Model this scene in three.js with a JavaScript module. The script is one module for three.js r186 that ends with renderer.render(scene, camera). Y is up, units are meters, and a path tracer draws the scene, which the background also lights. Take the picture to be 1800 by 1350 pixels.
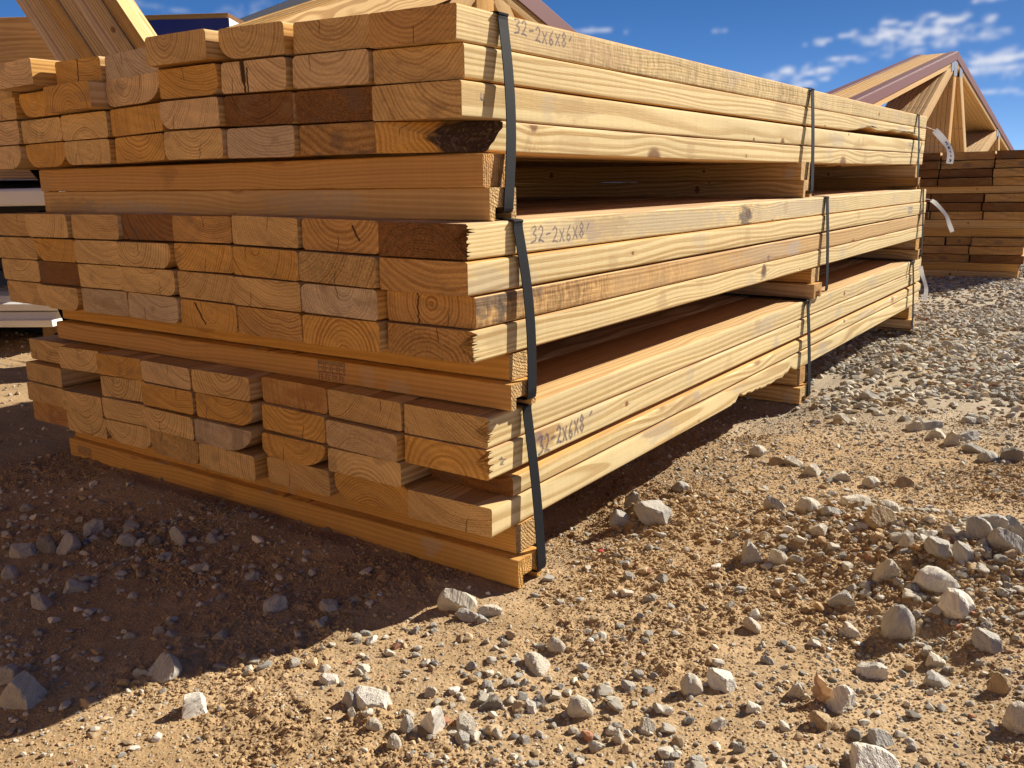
import * as THREE from 'three';
import { mergeGeometries, mergeVertices, toCreasedNormals } from 'three/addons/utils/BufferGeometryUtils.js';
import { RoundedBoxGeometry } from 'three/addons/geometries/RoundedBoxGeometry.js';

// ---------------------------------------------------------------- camera, sky, sun, exposure
const scene = new THREE.Scene();
const camera = new THREE.PerspectiveCamera(47.453, 4 / 3, 0.05, 600);
camera.position.set(0.6051, 0.4969, 0.7916);
camera.quaternion.setFromRotationMatrix(new THREE.Matrix4().makeBasis(
  new THREE.Vector3(0.81369, -0.02001, -0.58095), new THREE.Vector3(-0.11324, 0.97480, -0.19219), new THREE.Vector3(0.57016, 0.22217, 0.79092)));
camera.updateMatrixWorld(true);
const renderer = new THREE.WebGLRenderer({ antialias: true });
renderer.toneMapping = THREE.LinearToneMapping;
renderer.toneMappingExposure = 1.80;
renderer.shadowMap.enabled = true;
renderer.shadowMap.type = THREE.PCFSoftShadowMap;

const EL = 31.5 * Math.PI / 180;
const SUN = new THREE.Vector3(0.375 * Math.cos(EL), Math.sin(EL), -0.927 * Math.cos(EL)).normalize();
const sun = new THREE.DirectionalLight(new THREE.Color(1.0, 0.925, 0.79), 5.0);
sun.position.copy(SUN).multiplyScalar(20); sun.target.position.set(-0.3, 0, -1);
sun.castShadow = true; sun.shadow.mapSize.set(4096, 4096); sun.shadow.bias = -0.0003; sun.shadow.radius = 1;
Object.assign(sun.shadow.camera, { left: -6, right: 6, top: 6, bottom: -6, near: 1, far: 60 });
scene.add(sun, sun.target);

// ---------------------------------------------------------------- noise
function rng(seed) { let a = seed >>> 0; return () => { a = (a + 0x6D2B79F5) | 0; let t = Math.imul(a ^ (a >>> 15), 1 | a); t = (t + Math.imul(t ^ (t >>> 7), 61 | t)) ^ t; return ((t ^ (t >>> 14)) >>> 0) / 4294967296; }; }
function hash2(x, y, s) { let h = Math.imul(x | 0, 374761393) ^ Math.imul(y | 0, 668265263) ^ Math.imul(s | 0, 1442695041); h = Math.imul(h ^ (h >>> 13), 1274126177); return ((h ^ (h >>> 16)) >>> 0) / 4294967296; }
function n2(x, y, s = 0) { const xi = Math.floor(x), yi = Math.floor(y); let fx = x - xi, fy = y - yi; fx = fx * fx * (3 - 2 * fx); fy = fy * fy * (3 - 2 * fy);
  const a = hash2(xi, yi, s), b = hash2(xi + 1, yi, s), c = hash2(xi, yi + 1, s), d = hash2(xi + 1, yi + 1, s); return (a + (b - a) * fx + (c - a) * fy + (a - b - c + d) * fx * fy) * 2 - 1; }
function fbm(x, y, o, s = 0) { let v = 0, a = 0.5; for (let i = 0; i < o; i++) { v += a * n2(x, y, s + i * 17); x = x * 2.03 + 3.1; y = y * 2.03 + 1.7; a *= 0.5; } return v; }
// the same, repeating every p cells
function n2p(x, y, p, s) { const xi = Math.floor(x), yi = Math.floor(y); let fx = x - xi, fy = y - yi; fx = fx * fx * (3 - 2 * fx); fy = fy * fy * (3 - 2 * fy); const m = (q) => ((q % p) + p) % p;
  const a = hash2(m(xi), m(yi), s), b = hash2(m(xi + 1), m(yi), s), c = hash2(m(xi), m(yi + 1), s), d = hash2(m(xi + 1), m(yi + 1), s); return (a + (b - a) * fx + (c - a) * fy + (a - b - c + d) * fx * fy) * 2 - 1; }
const sst = (a, b, x) => { const t = Math.min(1, Math.max(0, (x - a) / (b - a))); return t * t * (3 - 2 * t); };
const lerp = (a, b, t) => a + (b - a) * t;
const enc = (c) => { c = Math.max(0, Math.min(1, c)); return Math.round(255 * (c <= 0.0031308 ? 12.92 * c : 1.055 * Math.pow(c, 1 / 2.4) - 0.055)); };

// sky: clear blue with thin streaks and small broken clouds
{
  const W = 2048, H = 1024, data = new Float32Array(W * H * 4);
  // [azimuth, elevation, azimuth, elevation, half width, strength] in degrees
  const streaks = [[-110.2, 5.7, -107.6, 6.25, 0.55, 0.95], [-107.6, 6.2, -104.2, 6.9, 0.42, 1], [-104.2, 6.9, -101, 7.0, 0.4, 0.9],
    [-104.6, 7.7, -98.5, 8.0, 0.5, 0.9], [-103.5, 8.5, -98.0, 8.4, 0.4, 0.95], [-102, 7.2, -97.5, 7.5, 0.4, 0.8], [-107.8, 7.6, -103.8, 8.3, 0.16, 0.6], [-103.8, 8.2, -101, 8.75, 0.2, 0.8],
    [-108.4, 5.3, -106.6, 5.6, 0.22, 0.8], [-99.9, 6.2, -94, 6.3, 0.45, 0.9], [-99.6, 5.6, -93, 5.7, 0.45, 0.85], [-98.6, 4.6, -94, 4.4, 0.22, 0.6], [-99, 9.3, -94, 9.7, 0.3, 0.8],
    [-121.6, 9.0, -119.4, 9.1, 0.22, 0.6], [-118.6, 9.0, -118.1, 9.1, 0.12, 0.4], [-113.2, 8.8, -112.4, 8.7, 0.12, 0.4],
    [-143.6, 9.7, -138.5, 10.6, 0.5, 0.30], [-150, 10.8, -144.2, 9.9, 0.3, 0.3], [-90, 8, -80, 9, 0.7, 0.9], [-88, 5.5, -70, 6, 0.8, 0.9], [-75, 11, -60, 13, 0.9, 0.8],
    [-60, 7, -40, 8, 0.9, 0.8], [-30, 10, -5, 9, 1.0, 0.8], [10, 8, 40, 10, 1.2, 0.85], [50, 13, 80, 12, 1.2, 0.8], [60, 7, 100, 8, 1.0, 0.9], [110, 10, 150, 9, 1.2, 0.85], [-178, 8, -160, 9, 0.9, 0.8], [150, 14, 178, 12, 1, 0.7]];
  for (let j = 0; j < H; j++) {
    const el = ((j + 0.5) / H - 0.5) * 180, s = Math.max(0, Math.sin(el * Math.PI / 180));
    for (let i = 0; i < W; i++) {
      const az = ((i + 0.5) / W - 0.5) * 360; let r, g, b;
      if (el >= 0) { const t = 1 - Math.pow(1 - s, 4.2); const hz = Math.exp(-s * 18);
        r = lerp(0.044, 0.007, t) + 0.21 * hz; g = lerp(0.178, 0.023, t) + 0.26 * hz; b = lerp(0.51, 0.072, t) + 0.17 * hz; }
      else { r = 0.2; g = 0.16; b = 0.12; }
      // brighter air round the sun
      const ca = Math.cos(el * Math.PI / 180), d = [ca * Math.cos(az * Math.PI / 180), Math.sin(el * Math.PI / 180), ca * Math.sin(az * Math.PI / 180)];
      const mu = d[0] * SUN.x + d[1] * SUN.y + d[2] * SUN.z; const halo = 0.10 * Math.exp((mu - 1) * 14) + 0.3 * Math.exp((mu - 1) * 90);
      if (el >= 0) { r += halo; g += halo; b += halo; }
      let c = 0;
      if (el > 1 && el < 20) for (const q of streaks) {
        if (az < Math.min(q[0], q[2]) - 3 || az > Math.max(q[0], q[2]) + 3) continue;
        const ex = q[2] - q[0], ey = q[3] - q[1], t = Math.max(0, Math.min(1, ((az - q[0]) * ex + (el - q[1]) * ey) / (ex * ex + ey * ey)));
        const wob = 0.30 * fbm(az * 0.9, el * 2, 3, 4), w = q[4] * (0.75 + 0.9 * fbm(az * 1.7, el * 1.1, 3, 9)) * Math.sqrt(Math.max(0.05, 4 * t * (1 - t) * 0.7 + 0.3));
        const dd = Math.hypot((az - q[0] - ex * t) * 0.45, el - q[1] - ey * t + wob);
        const m = 1 - sst(w * 0.1, w * 1.35, dd); c = Math.max(c, m * q[5] * sst(-0.50, 0.34, fbm(az * 0.85 - el * 1.3, el * 6.2 - az * 0.95, 5, 31)));
      }
      c *= 0.92; const cl = 0.50; r = lerp(r, cl, c); g = lerp(g, cl * 1.0, c); b = lerp(b, cl * 1.04, c);
      const k = (j * W + i) * 4; data[k] = r; data[k + 1] = g; data[k + 2] = b; data[k + 3] = 1;
    }
  }
  const sky = new THREE.DataTexture(data, W, H, THREE.RGBAFormat, THREE.FloatType);
  sky.mapping = THREE.EquirectangularReflectionMapping; sky.magFilter = THREE.LinearFilter; sky.minFilter = THREE.LinearFilter; sky.wrapS = THREE.RepeatWrapping; sky.needsUpdate = true;
  scene.background = sky; scene.environment = sky;
}

// ---------------------------------------------------------------- helpers for things and parts
const taken = {};
const numbered = (n) => { taken[n] = (taken[n] || 0) + 1; return taken[n] === 1 ? n : `${n}_${String(taken[n] - 1).padStart(3, '0')}`; };
function group(name, label, category, pos = [0, 0, 0], grp) { const o = new THREE.Group(); o.name = numbered(name); o.position.set(...pos); o.userData = { label, category }; if (grp) o.userData.group = grp; scene.add(o); return o; }
function mesh(name, geo, mat, parent, label) { const m = new THREE.Mesh(geo, mat); m.name = name; m.castShadow = m.receiveShadow = true; if (label) m.userData.label = label; parent.add(m); return m; }
function thing(name, geo, mat, label, category, grp) { const m = mesh(numbered(name), geo, mat, scene); m.userData = { label, category }; if (grp) m.userData.group = grp; return m; }
function structure(name, geo, mat) { const m = mesh(name, geo, mat, scene); m.userData.kind = 'structure'; return m; }
function dataTex(px, w, h, srgb, wrap) { const t = new THREE.DataTexture(px, w, h, THREE.RGBAFormat); if (srgb) t.colorSpace = THREE.SRGBColorSpace; t.magFilter = THREE.LinearFilter; t.minFilter = THREE.LinearMipmapLinearFilter; t.generateMipmaps = true; t.anisotropy = 8; if (wrap) t.wrapS = t.wrapT = THREE.RepeatWrapping; t.needsUpdate = true; return t; }
const lin = (r, g, b) => new THREE.Color().setRGB(r, g, b);
// ---------------------------------------------------------------- ground
const HEAPS = [[0.40, -0.42, 0.14, 0.026], [0.50, -0.38, 0.10, 0.026], [0.26, -0.42, 0.10, 0.018], [0.04, -0.36, 0.06, 0.022], [0.10, -0.42, 0.05, 0.012], [-0.30, 0.005, 0.07, 0.014], [-0.45, 0.0, 0.08, 0.016], [-0.62, -0.005, 0.10, 0.018], [-0.80, -0.01, 0.08, 0.012],
  [0.62, -0.22, 0.14, 0.020], [0.45, -0.12, 0.07, -0.012], [0.30, -0.22, 0.08, -0.008], [-0.55, 0.22, 0.2, 0.006], [0.75, -0.9, 0.3, 0.02], [0.9, -2.2, 0.6, 0.05]];
const crumbly = (x, z) => { let c = 0.03 + 0.48 * sst(0.02, 0.38, fbm(x * 6 + 3, z * 6, 3, 71)); c += 0.9 * Math.exp(-(((x - 0.42) / 0.22) ** 2 + ((z + 0.36) / 0.16) ** 2)); c += 0.9 * Math.exp(-(((x - 0.05) / 0.08) ** 2 + ((z + 0.36) / 0.12) ** 2)); return Math.min(1.3, c); };
function groundH(x, z) {
  const far = Math.hypot(x, z); let h = 0;
  for (const [hx, hz, r, a] of HEAPS) { const d = ((x - hx) ** 2 + (z - hz) ** 2) / (r * r); if (d < 6) h += a * Math.exp(-d); }
  h += 0.008 * fbm(x * 4.1, z * 4.1, 3, 5) + 0.02 * fbm(x * 0.5 + 7, z * 0.5, 2, 6) * Math.min(1, far * 0.3);
  if (far < 7) { const c = crumbly(x, z); h += 0.006 * fbm((x * 0.9 + z * 0.45) * 16, (z * 0.9 - x * 0.45) * 2.5, 2, 22) + 0.0055 * c * fbm(x * 34, z * 34, 3, 8) + 0.0042 * (0.3 + c) * fbm(x * 110, z * 110, 2, 12);
    const cl = fbm(x * 58, z * 58, 2, 40); h += 0.007 * c * sst(0.16, 0.30, cl); }
  h -= 0.022 * Math.exp(-(((x + 0.05) / 0.10) ** 2)) * sst(0.02, -0.14, z) * (1 - sst(-2.5, -2.7, z) * 0 - (z < -2.6 ? 1 : 0) * sst(-2.5, -2.7, z));
  // the two runners under the stack's ends have settled to y = 0
  if (x < 0.06 && x > -1.3) for (const rz of [-0.06, -1.17, -2.32]) { const d = Math.abs(z - rz); if (d < 0.16) h = lerp(Math.max(-0.002, Math.min(h, 0.003)), h, sst(0.03, 0.08, d)); }
  return h;
}
const axis = (a, b, st, lo, hi) => { const v = []; for (let q = a; q <= b; q += st) v.push(q); let s = st, q = v[v.length - 1]; while (q < hi) { s *= 1.06; q += s; v.push(q); } s = st; q = a; const w = []; while (q > lo) { s *= 1.06; q -= s; w.push(q); } return w.reverse().concat(v); };
{
  const xs = axis(-0.9, 0.72, 0.0035, -260, 260), zs = axis(-0.85, 0.55, 0.0035, -300, 220), nx = xs.length, nz = zs.length;
  const pos = new Float32Array(nx * nz * 3), uv = new Float32Array(nx * nz * 2), col = new Float32Array(nx * nz * 3), idx = new Uint32Array((nx - 1) * (nz - 1) * 6);
  let k = 0;
  for (let j = 0; j < nz; j++) for (let i = 0; i < nx; i++) {
    const x = xs[i], z = zs[j], p = j * nx + i; pos[p * 3] = x; pos[p * 3 + 1] = groundH(x, z); pos[p * 3 + 2] = z; uv[p * 2] = x; uv[p * 2 + 1] = z;
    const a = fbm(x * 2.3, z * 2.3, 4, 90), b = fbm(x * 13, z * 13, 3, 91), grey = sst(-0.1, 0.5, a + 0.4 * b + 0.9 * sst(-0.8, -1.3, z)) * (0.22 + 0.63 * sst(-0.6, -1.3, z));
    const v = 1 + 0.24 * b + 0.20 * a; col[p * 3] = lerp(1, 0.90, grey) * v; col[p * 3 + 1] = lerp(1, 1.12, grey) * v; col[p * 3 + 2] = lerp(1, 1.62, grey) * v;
    if (i < nx - 1 && j < nz - 1) { idx[k++] = p; idx[k++] = p + nx; idx[k++] = p + 1; idx[k++] = p + 1; idx[k++] = p + nx; idx[k++] = p + nx + 1; }
  }
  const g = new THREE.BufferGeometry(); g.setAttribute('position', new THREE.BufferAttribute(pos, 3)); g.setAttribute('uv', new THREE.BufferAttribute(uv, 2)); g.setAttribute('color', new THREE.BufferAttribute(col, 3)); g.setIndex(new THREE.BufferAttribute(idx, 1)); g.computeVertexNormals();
  const N = 1024, px = new Uint8Array(N * N * 4), bp = new Uint8Array(N * N * 4);
  for (let j = 0; j < N; j++) for (let i = 0; i < N; i++) {
    const u = i / N, v = j / N; const f = n2p(u * 256, v * 256, 256, 1) * 0.5 + n2p(u * 128, v * 128, 128, 2) * 0.35 + n2p(u * 48, v * 48, 48, 3) * 0.3, c = n2p(u * 12, v * 12, 12, 4);
    const sp = hash2(i >> 1, j >> 1, 77), m = 1 + 0.22 * f + 0.10 * c; let r = 0.375 * m, gg = 0.244 * m, b = 0.118 * m;
    if (sp > 0.985) { r = 0.55; gg = 0.47; b = 0.37; } else if (sp < 0.02) { r *= 0.6; gg *= 0.6; b *= 0.6; }
    const k2 = (j * N + i) * 4; px[k2] = enc(r); px[k2 + 1] = enc(gg); px[k2 + 2] = enc(b); px[k2 + 3] = 255;
    const hgt = 128 + 90 * f * 0.8 + 30 * (sp > 0.9 ? 1 : 0); bp[k2] = bp[k2 + 1] = bp[k2 + 2] = Math.max(0, Math.min(255, hgt)); bp[k2 + 3] = 255;
  }
  const map = dataTex(px, N, N, true, true), bump = dataTex(bp, N, N, false, true); map.repeat.set(1.9, 1.9); bump.repeat.set(1.9, 1.9);
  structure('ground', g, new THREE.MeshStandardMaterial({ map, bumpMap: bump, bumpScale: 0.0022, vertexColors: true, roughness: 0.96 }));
}
// ---------------------------------------------------------------- wood
// colour of a sawn pine board at a point inside it: growth rings about a pith, wandering along the length
const TONES = { L: [[0.68, 0.455, 0.205], [0.42, 0.235, 0.085]], O: [[0.60, 0.335, 0.095], [0.36, 0.16, 0.038]], P: [[0.66, 0.455, 0.245], [0.42, 0.245, 0.115]], D: [[0.25, 0.115, 0.040], [0.14, 0.058, 0.019]], G: [[0.54, 0.40, 0.265], [0.35, 0.24, 0.145]], R: [[0.53, 0.30, 0.11], [0.30, 0.14, 0.044]], Y: [[0.71, 0.56, 0.295], [0.45, 0.285, 0.105]], B: [[0.59, 0.38, 0.165], [0.37, 0.20, 0.07]] };
const PITHS = { smile: [0, 0.055], deep: [0.01, 0.026], frown: [0, -0.055], arch: [0.005, -0.03], vert: [0.16, 0.01], vertl: [-0.15, -0.02], flat: [0.03, 0.13], bowl: [-0.02, 0.02], diag: [0.07, 0.07], diagl: [-0.08, 0.06], pith: [0.005, 0.004] };
function wood(t, pith, sp, seed, knots = []) {
  const [ea, la] = TONES[t], [px, py] = PITHS[pith]; const ph = hash2(seed, 3, 1) * 50;
  return (x, y, z, fine, end) => {
    let wx = x - px + 0.006 * n2(z * 1.1 + ph, 0.5, seed), wy = y - py + 0.006 * n2(z * 0.9, ph, seed + 1);
    wx += 0.0016 * n2(z * 6 + ph, y * 12, seed + 8); wy += (end ? 0 : 0.0026) * n2(z * 7.5, ph + y * 10, seed + 9);
    wx += 0.0022 * n2(x * 45, y * 45 + z * 5, seed + 2); wy += 0.0022 * n2(x * 45 + 9, y * 45 + z * 5, seed + 3); let kd = 0;
    for (const [kz, ky, kr] of knots) { const d = Math.hypot((z - kz) * 0.7, y - ky) / kr; const e = Math.exp(-d * d * 0.22); wy += e * kr * 0.9 * (y > ky ? -1 : 1) * 0.5; kd = Math.max(kd, 1 - sst(0.45, 0.85, d)); }
    const r = Math.hypot(wx, wy), q = r / sp + 0.35 * n2(r * 70, 2.2, seed + 4), ri = Math.floor(q), f = q - ri, wdt = 0.32 + 0.3 * hash2(ri, 1, seed);
    let late = sst(1 - wdt - 0.25, 1 - wdt + 0.12, f) * (1 - sst(0.92, 1, f)); late *= 0.45 + 0.55 * hash2(ri, 2, seed); if (end) late = Math.pow(late, 1.5) * 1.15;
    const fib = fine * (0.5 + 0.5 * late) , bl = n2(x * 14 + y * 20, z * 2.2, seed + 6), bl2 = n2(x * 30, y * 60 + z * 8, seed + 7);
    const m = 1 + 0.16 * fib + 0.09 * bl + 0.05 * bl2; const o = [0, 0, 0, 0];
    for (let c = 0; c < 3; c++) { let v = lerp(ea[c], la[c], late * (end ? 0.75 : 0.92)) * m; if (kd > 0) v = lerp(v, [0.20, 0.085, 0.035][c] * m, kd * 0.9); o[c] = v; }
    o[3] = 0.5 + (end ? 0.32 : 0.16) * (late - 0.4) + 0.22 * fib - 0.4 * kd; return o;
  };
}
class Atlas {
  constructor(w, h) { this.w = w; this.h = h; this.px = new Uint8Array(w * h * 4); this.bp = new Uint8Array(w * h * 4).fill(128); this.y = 0; for (let i = 3; i < this.bp.length; i += 4) { this.bp[i] = 255; this.px[i] = 255; } }
  fill(x0, y0, w, h, f) { for (let j = 0; j < h; j++) for (let i = 0; i < w; i++) { const c = f((i + 0.5) / w, (j + 0.5) / h, i, j), k = ((y0 + j) * this.w + x0 + i) * 4; this.px[k] = enc(c[0]); this.px[k + 1] = enc(c[1]); this.px[k + 2] = enc(c[2]); this.bp[k] = this.bp[k + 1] = this.bp[k + 2] = Math.max(0, Math.min(255, Math.round(c[3] * 255))); } return [x0, y0, w, h]; }
  strip(h, f) { const c = this.fill(0, this.y, this.w, h, f); this.y += h; if (this.y > this.h) throw new Error('atlas full'); return c; }
  uv(cell, u, v) { return [(cell[0] + 1 + u * (cell[2] - 2)) / this.w, (cell[1] + 1 + v * (cell[3] - 2)) / this.h]; }
  material(rough, bs) { return new THREE.MeshPhysicalMaterial({ specularIntensity: 0.45, map: dataTex(this.px, this.w, this.h, true), bumpMap: dataTex(this.bp, this.w, this.h, false), bumpScale: bs, roughness: rough }); }
}
const ENDS = new Atlas(2048, 1024), SIDES = new Atlas(2048, 2048);
// handwriting: polylines in a unit box per letter
const GLYPH = { '3': [[[.1, .9], [.6, 1], [.75, .8], [.35, .55], [.75, .4], [.7, .1], [.1, 0]]], '2': [[[.1, .8], [.4, 1], [.7, .8], [.6, .5], [.1, .05], [.35, .1], [.8, 0]]], '-': [[[.2, .45], [.7, .5]]], 'x': [[[.1, .75], [.75, 0]], [[.75, .8], [.1, 0]]], '6': [[[.65, 1], [.25, .6], [.15, .2], [.4, 0], [.7, .2], [.5, .45], [.2, .3]]],
  '8': [[[.45, .5], [.15, .75], [.4, 1], [.7, .75], [.45, .5], [.1, .25], [.4, 0], [.75, .25], [.45, .5]]], "'": [[[.6, 1], [.3, .65]]], '4': [[[.2, 1], [.15, .5], [.6, .5]], [[.6, .95], [.55, 0]]], 'u': [[[.2, .8], [.25, .2], [.55, .2], [.6, .9]]], '.': [[[.3, .3], [.4, .35]]] };
function script(text, z0, z1, y0, y1, slope = 0) { const L = []; const n = text.length, w = (z1 - z0) / n; [...text].forEach((ch, i) => { const jy = (hash2(i, 5, n) - 0.5) * 0.004; for (const pl of GLYPH[ch] || []) for (let k = 1; k < pl.length; k++) L.push([z0 + (i + pl[k - 1][0] * 0.95) * w, y0 + pl[k - 1][1] * (y1 - y0) + jy + slope * i, z0 + (i + pl[k][0] * 0.95) * w, y0 + pl[k][1] * (y1 - y0) + jy + slope * i]); }); return L; }
function stamp(z0, y0, w, h, seed) { const L = [[z0, y0, z0 + w, y0], [z0, y0 + h, z0 + w, y0 + h], [z0, y0, z0, y0 + h], [z0 + w, y0, z0 + w, y0 + h]]; for (let i = 0; i < 9; i++) { const a = z0 + w * (0.1 + 0.75 * hash2(i, 1, seed)), b = y0 + h * (0.15 + 0.65 * hash2(i, 2, seed)); L.push([a, b, a + w * 0.14, b + h * 0.02]); L.push([a, b, a + w * 0.02, b + h * 0.16]); } return L; }
function ink(lines, z, y, wdt) { let best = 1e9; for (const [a, b, c, d] of lines) { if (Math.abs(z - (a + c) / 2) > 0.05) continue; const ex = c - a, ey = d - b, t = Math.max(0, Math.min(1, ((z - a) * ex + (y - b) * ey) / (ex * ex + ey * ey + 1e-12))); best = Math.min(best, Math.hypot(z - a - ex * t, y - b - ey * t)); } return 1 - sst(wdt * 0.55, wdt * 1.25, best); }
const LEN = 2.438;
const GREYISH = [0.40, 0.35, 0.30], DARKK = [0.11, 0.08, 0.06], BROWN = [0.36, 0.19, 0.07];

// narrow sunlit edge of a board. z is the distance from its front end
function edgeStrip(opt) {
  const kn = [...(opt.knots || [])], smut = [...(opt.stains || [])], KR = rng(opt.seed * 77), len = opt.len || LEN, lines = opt.lines || []; const extra = opt.len ? 1 : 2;
  for (let q = 0; q < extra - (KR() < 0.5 ? 1 : 0); q++) kn.push([len * (0.15 + 0.8 * KR()), (KR() - 0.5) * 0.04, 0.003 + 0.009 * KR() * KR()]); for (let q = 0; q < extra * 3; q++) smut.push([len * KR(), (KR() - 0.5) * 0.03, 0.015 + 0.09 * KR() * KR(), KR() < 0.5 ? GREYISH : [0.40, 0.26, 0.13], 0.18 + 0.3 * KR()]);
  const w = wood(opt.tone || 'Y', opt.pith || 'smile', opt.sp || 0.0055, opt.seed, kn);
  return SIDES.strip(opt.h || 84, (u, v, i, j) => {
    const z = u * len, y = (v - 0.5) * 0.042; const fine = n2(z * 26, y * 2600, opt.seed + 20) * 0.7 + 0.4 * n2(z * 140, y * 3000, opt.seed + 21); const c = w(opt.x ?? 0.07, y, z, fine, false);
    if (opt.len) for (let q = 0; q < 3; q++) c[q] = lerp(c[q], TONES[opt.tone][0][q] * 0.88, 0.45);
    for (const [a, b, str] of opt.rough || []) { const m = sst(a, a + 0.05, z) * (1 - sst(b - 0.08, b, z)) * str; if (m > 0) { const saw = n2(z * 150 + 0.5 * n2(y * 90, 1, 3), y * 30, opt.seed + 30) * 0.6 + 0.5 * n2(z * 420, y * 120, opt.seed + 31) + 0.35 * n2(z * 80, y * 700, opt.seed + 32), d = 1 - m * (0.16 + 0.30 * saw); c[0] *= d; c[1] *= d * (1 - 0.05 * m); c[2] *= d * (1 - 0.10 * m); c[3] = lerp(c[3], 0.5 + 0.5 * saw, m); } }
    { const pl = n2(z * 330, y * 4, opt.seed + 35) * 0.6 + n2(z * 90, y * 3, opt.seed + 36) * 0.5; for (let q = 0; q < 3; q++) c[q] *= 1 + 0.035 * pl; c[3] += 0.05 * pl; }
    for (const [sz, sy, r, col, str] of smut) { const d = Math.hypot((z - sz) / r, (y - sy) / 0.02) + 0.7 * fbm(z * 60, y * 160, 3, opt.seed + 44), m = (1 - sst(0.5, 1.1, d)) * str; if (m > 0) for (let q = 0; q < 3; q++) c[q] = lerp(c[q], col[q], m); }
    if (lines.length) { const m = ink(lines, z, y, opt.pen || 0.0013) * (0.72 + 0.2 * n2(z * 300, y * 900, 5)); if (m > 0) { c[0] = lerp(c[0], 0.075, m); c[1] = lerp(c[1], 0.065, m); c[2] = lerp(c[2], 0.10, m); } }
    return c;
  });
}
const EDGE = {
  '3-0': edgeStrip({ seed: 11, tone: 'Y', pith: 'flat', sp: 0.004, rough: [[0.20, 1.2, 0.85], [1.0, 2.5, 0.55]], lines: script("32-2x6x8'", 0.106, 0.238, 0.000, 0.016, -0.0004), stains: [[0.22, 0.0, 0.2, [0.52, 0.36, 0.2], 0.5]] }),
  '3-1': edgeStrip({ seed: 12, pith: 'smile', sp: 0.0050, x: 0.06 }),
  '3-2': edgeStrip({ seed: 13, pith: 'bowl', sp: 0.0068, knots: [[1.05, -0.016, 0.012]], lines: [...script('4', 0.034, 0.046, -0.004, 0.008), ...stamp(2.20, -0.008, 0.07, 0.017, 3)] }),
  '3-3': edgeStrip({ seed: 14, pith: 'flat', sp: 0.0095, knots: [[0.13, 0.02, 0.02], [0.47, -0.018, 0.024], [1.5, -0.02, 0.03]], rough: [[0.08, 0.2, 0.6]] }),
  '2-0': edgeStrip({ seed: 15, tone: 'Y', pith: 'flat', sp: 0.0045, lines: script("32-2x6x8'", 0.124, 0.268, -0.009, 0.010), rough: [[0.76, 0.94, 0.9], [1.55, 1.62, 0.6], [1.68, 1.74, 0.5]], stains: [[0.5, 0, 0.3, GREYISH, 0.35], [1.1, 0, 0.4, GREYISH, 0.4], [0.83, -0.004, 0.035, DARKK, 0.75], [0.19, 0, 0.1, GREYISH, 0.3]], knots: [[0.84, 0, 0.014]] }),
  '2-1': edgeStrip({ seed: 16, pith: 'smile', sp: 0.0056, x: 0.055, lines: stamp(2.18, -0.008, 0.06, 0.016, 4), stains: [[0.05, -0.01, 0.1, GREYISH, 0.3]] }),
  '2-2': edgeStrip({ seed: 17, tone: 'B', pith: 'flat', sp: 0.007, rough: [[-0.06, 0.36, 1.2], [0.33, 0.6, 0.5]], stains: [[0.02, 0.012, 0.05, DARKK, 0.7], [0.10, 0.016, 0.05, DARKK, 0.5], [0.05, -0.006, 0.012, DARKK, 0.8], [0.95, 0, 0.2, GREYISH, 0.3]] }),
  '2-3': edgeStrip({ seed: 18, pith: 'smile', sp: 0.0046, x: 0.06, knots: [[0.93, 0.004, 0.014]], stains: [[0.93, 0.004, 0.018, DARKK, 0.7]] }),
  '1-0': edgeStrip({ seed: 19, pith: 'smile', sp: 0.0060, x: 0.06 }),
  '1-1': edgeStrip({ seed: 20, pith: 'flat', sp: 0.0085, knots: [[0.345, 0.002, 0.006]], lines: [...script("32-2x6x8", 0.106, 0.224, -0.013, 0.010, 0.0006), ...script("'", 0.232, 0.25, 0.004, 0.014), ...script('u', 0.022, 0.032, -0.006, 0.005)], pen: 0.0021, stains: [[0.125, 0.012, 0.035, BROWN, 0.7], [0.10, 0.016, 0.02, [0.25, 0.16, 0.12], 0.8]] }),
  '1-2': edgeStrip({ seed: 21, pith: 'arch', sp: 0.0075, x: 0.05, knots: [[0.42, 0.018, 0.022], [0.85, 0.02, 0.03], [2.0, 0.0, 0.012]], stains: [[2.0, 0, 0.02, [0.42, 0.16, 0.1], 0.6]] }),
  '1-3': edgeStrip({ seed: 22, pith: 'vert', sp: 0.0036, x: 0.07 })
};
const PLAIN = ['L', 'O', 'B', 'P'].map((t, i) => edgeStrip({ seed: 40 + i, tone: t, pith: ['smile', 'flat', 'diag', 'smile'][i], sp: 0.0055 + 0.001 * i, h: 56, knots: [[0.5 + 0.4 * i, 0, 0.012]] }));
// wide faces
const FACE = ['L', 'B', 'P', 'O'].map((t, i) => { const sd = 60 + i, w = wood(t, ['flat', 'diag', 'flat', 'diagl'][i], 0.0042 + 0.0012 * i, sd, []); return SIDES.strip(104, (u, v) => { const z = u * LEN, x = (v - 0.5) * 0.14; return w(x, 0.019 + 0.004 * n2(z * 1.4, x * 9, sd), z, n2(z * 26, x * 1500, sd + 9), false); }); });
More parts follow.
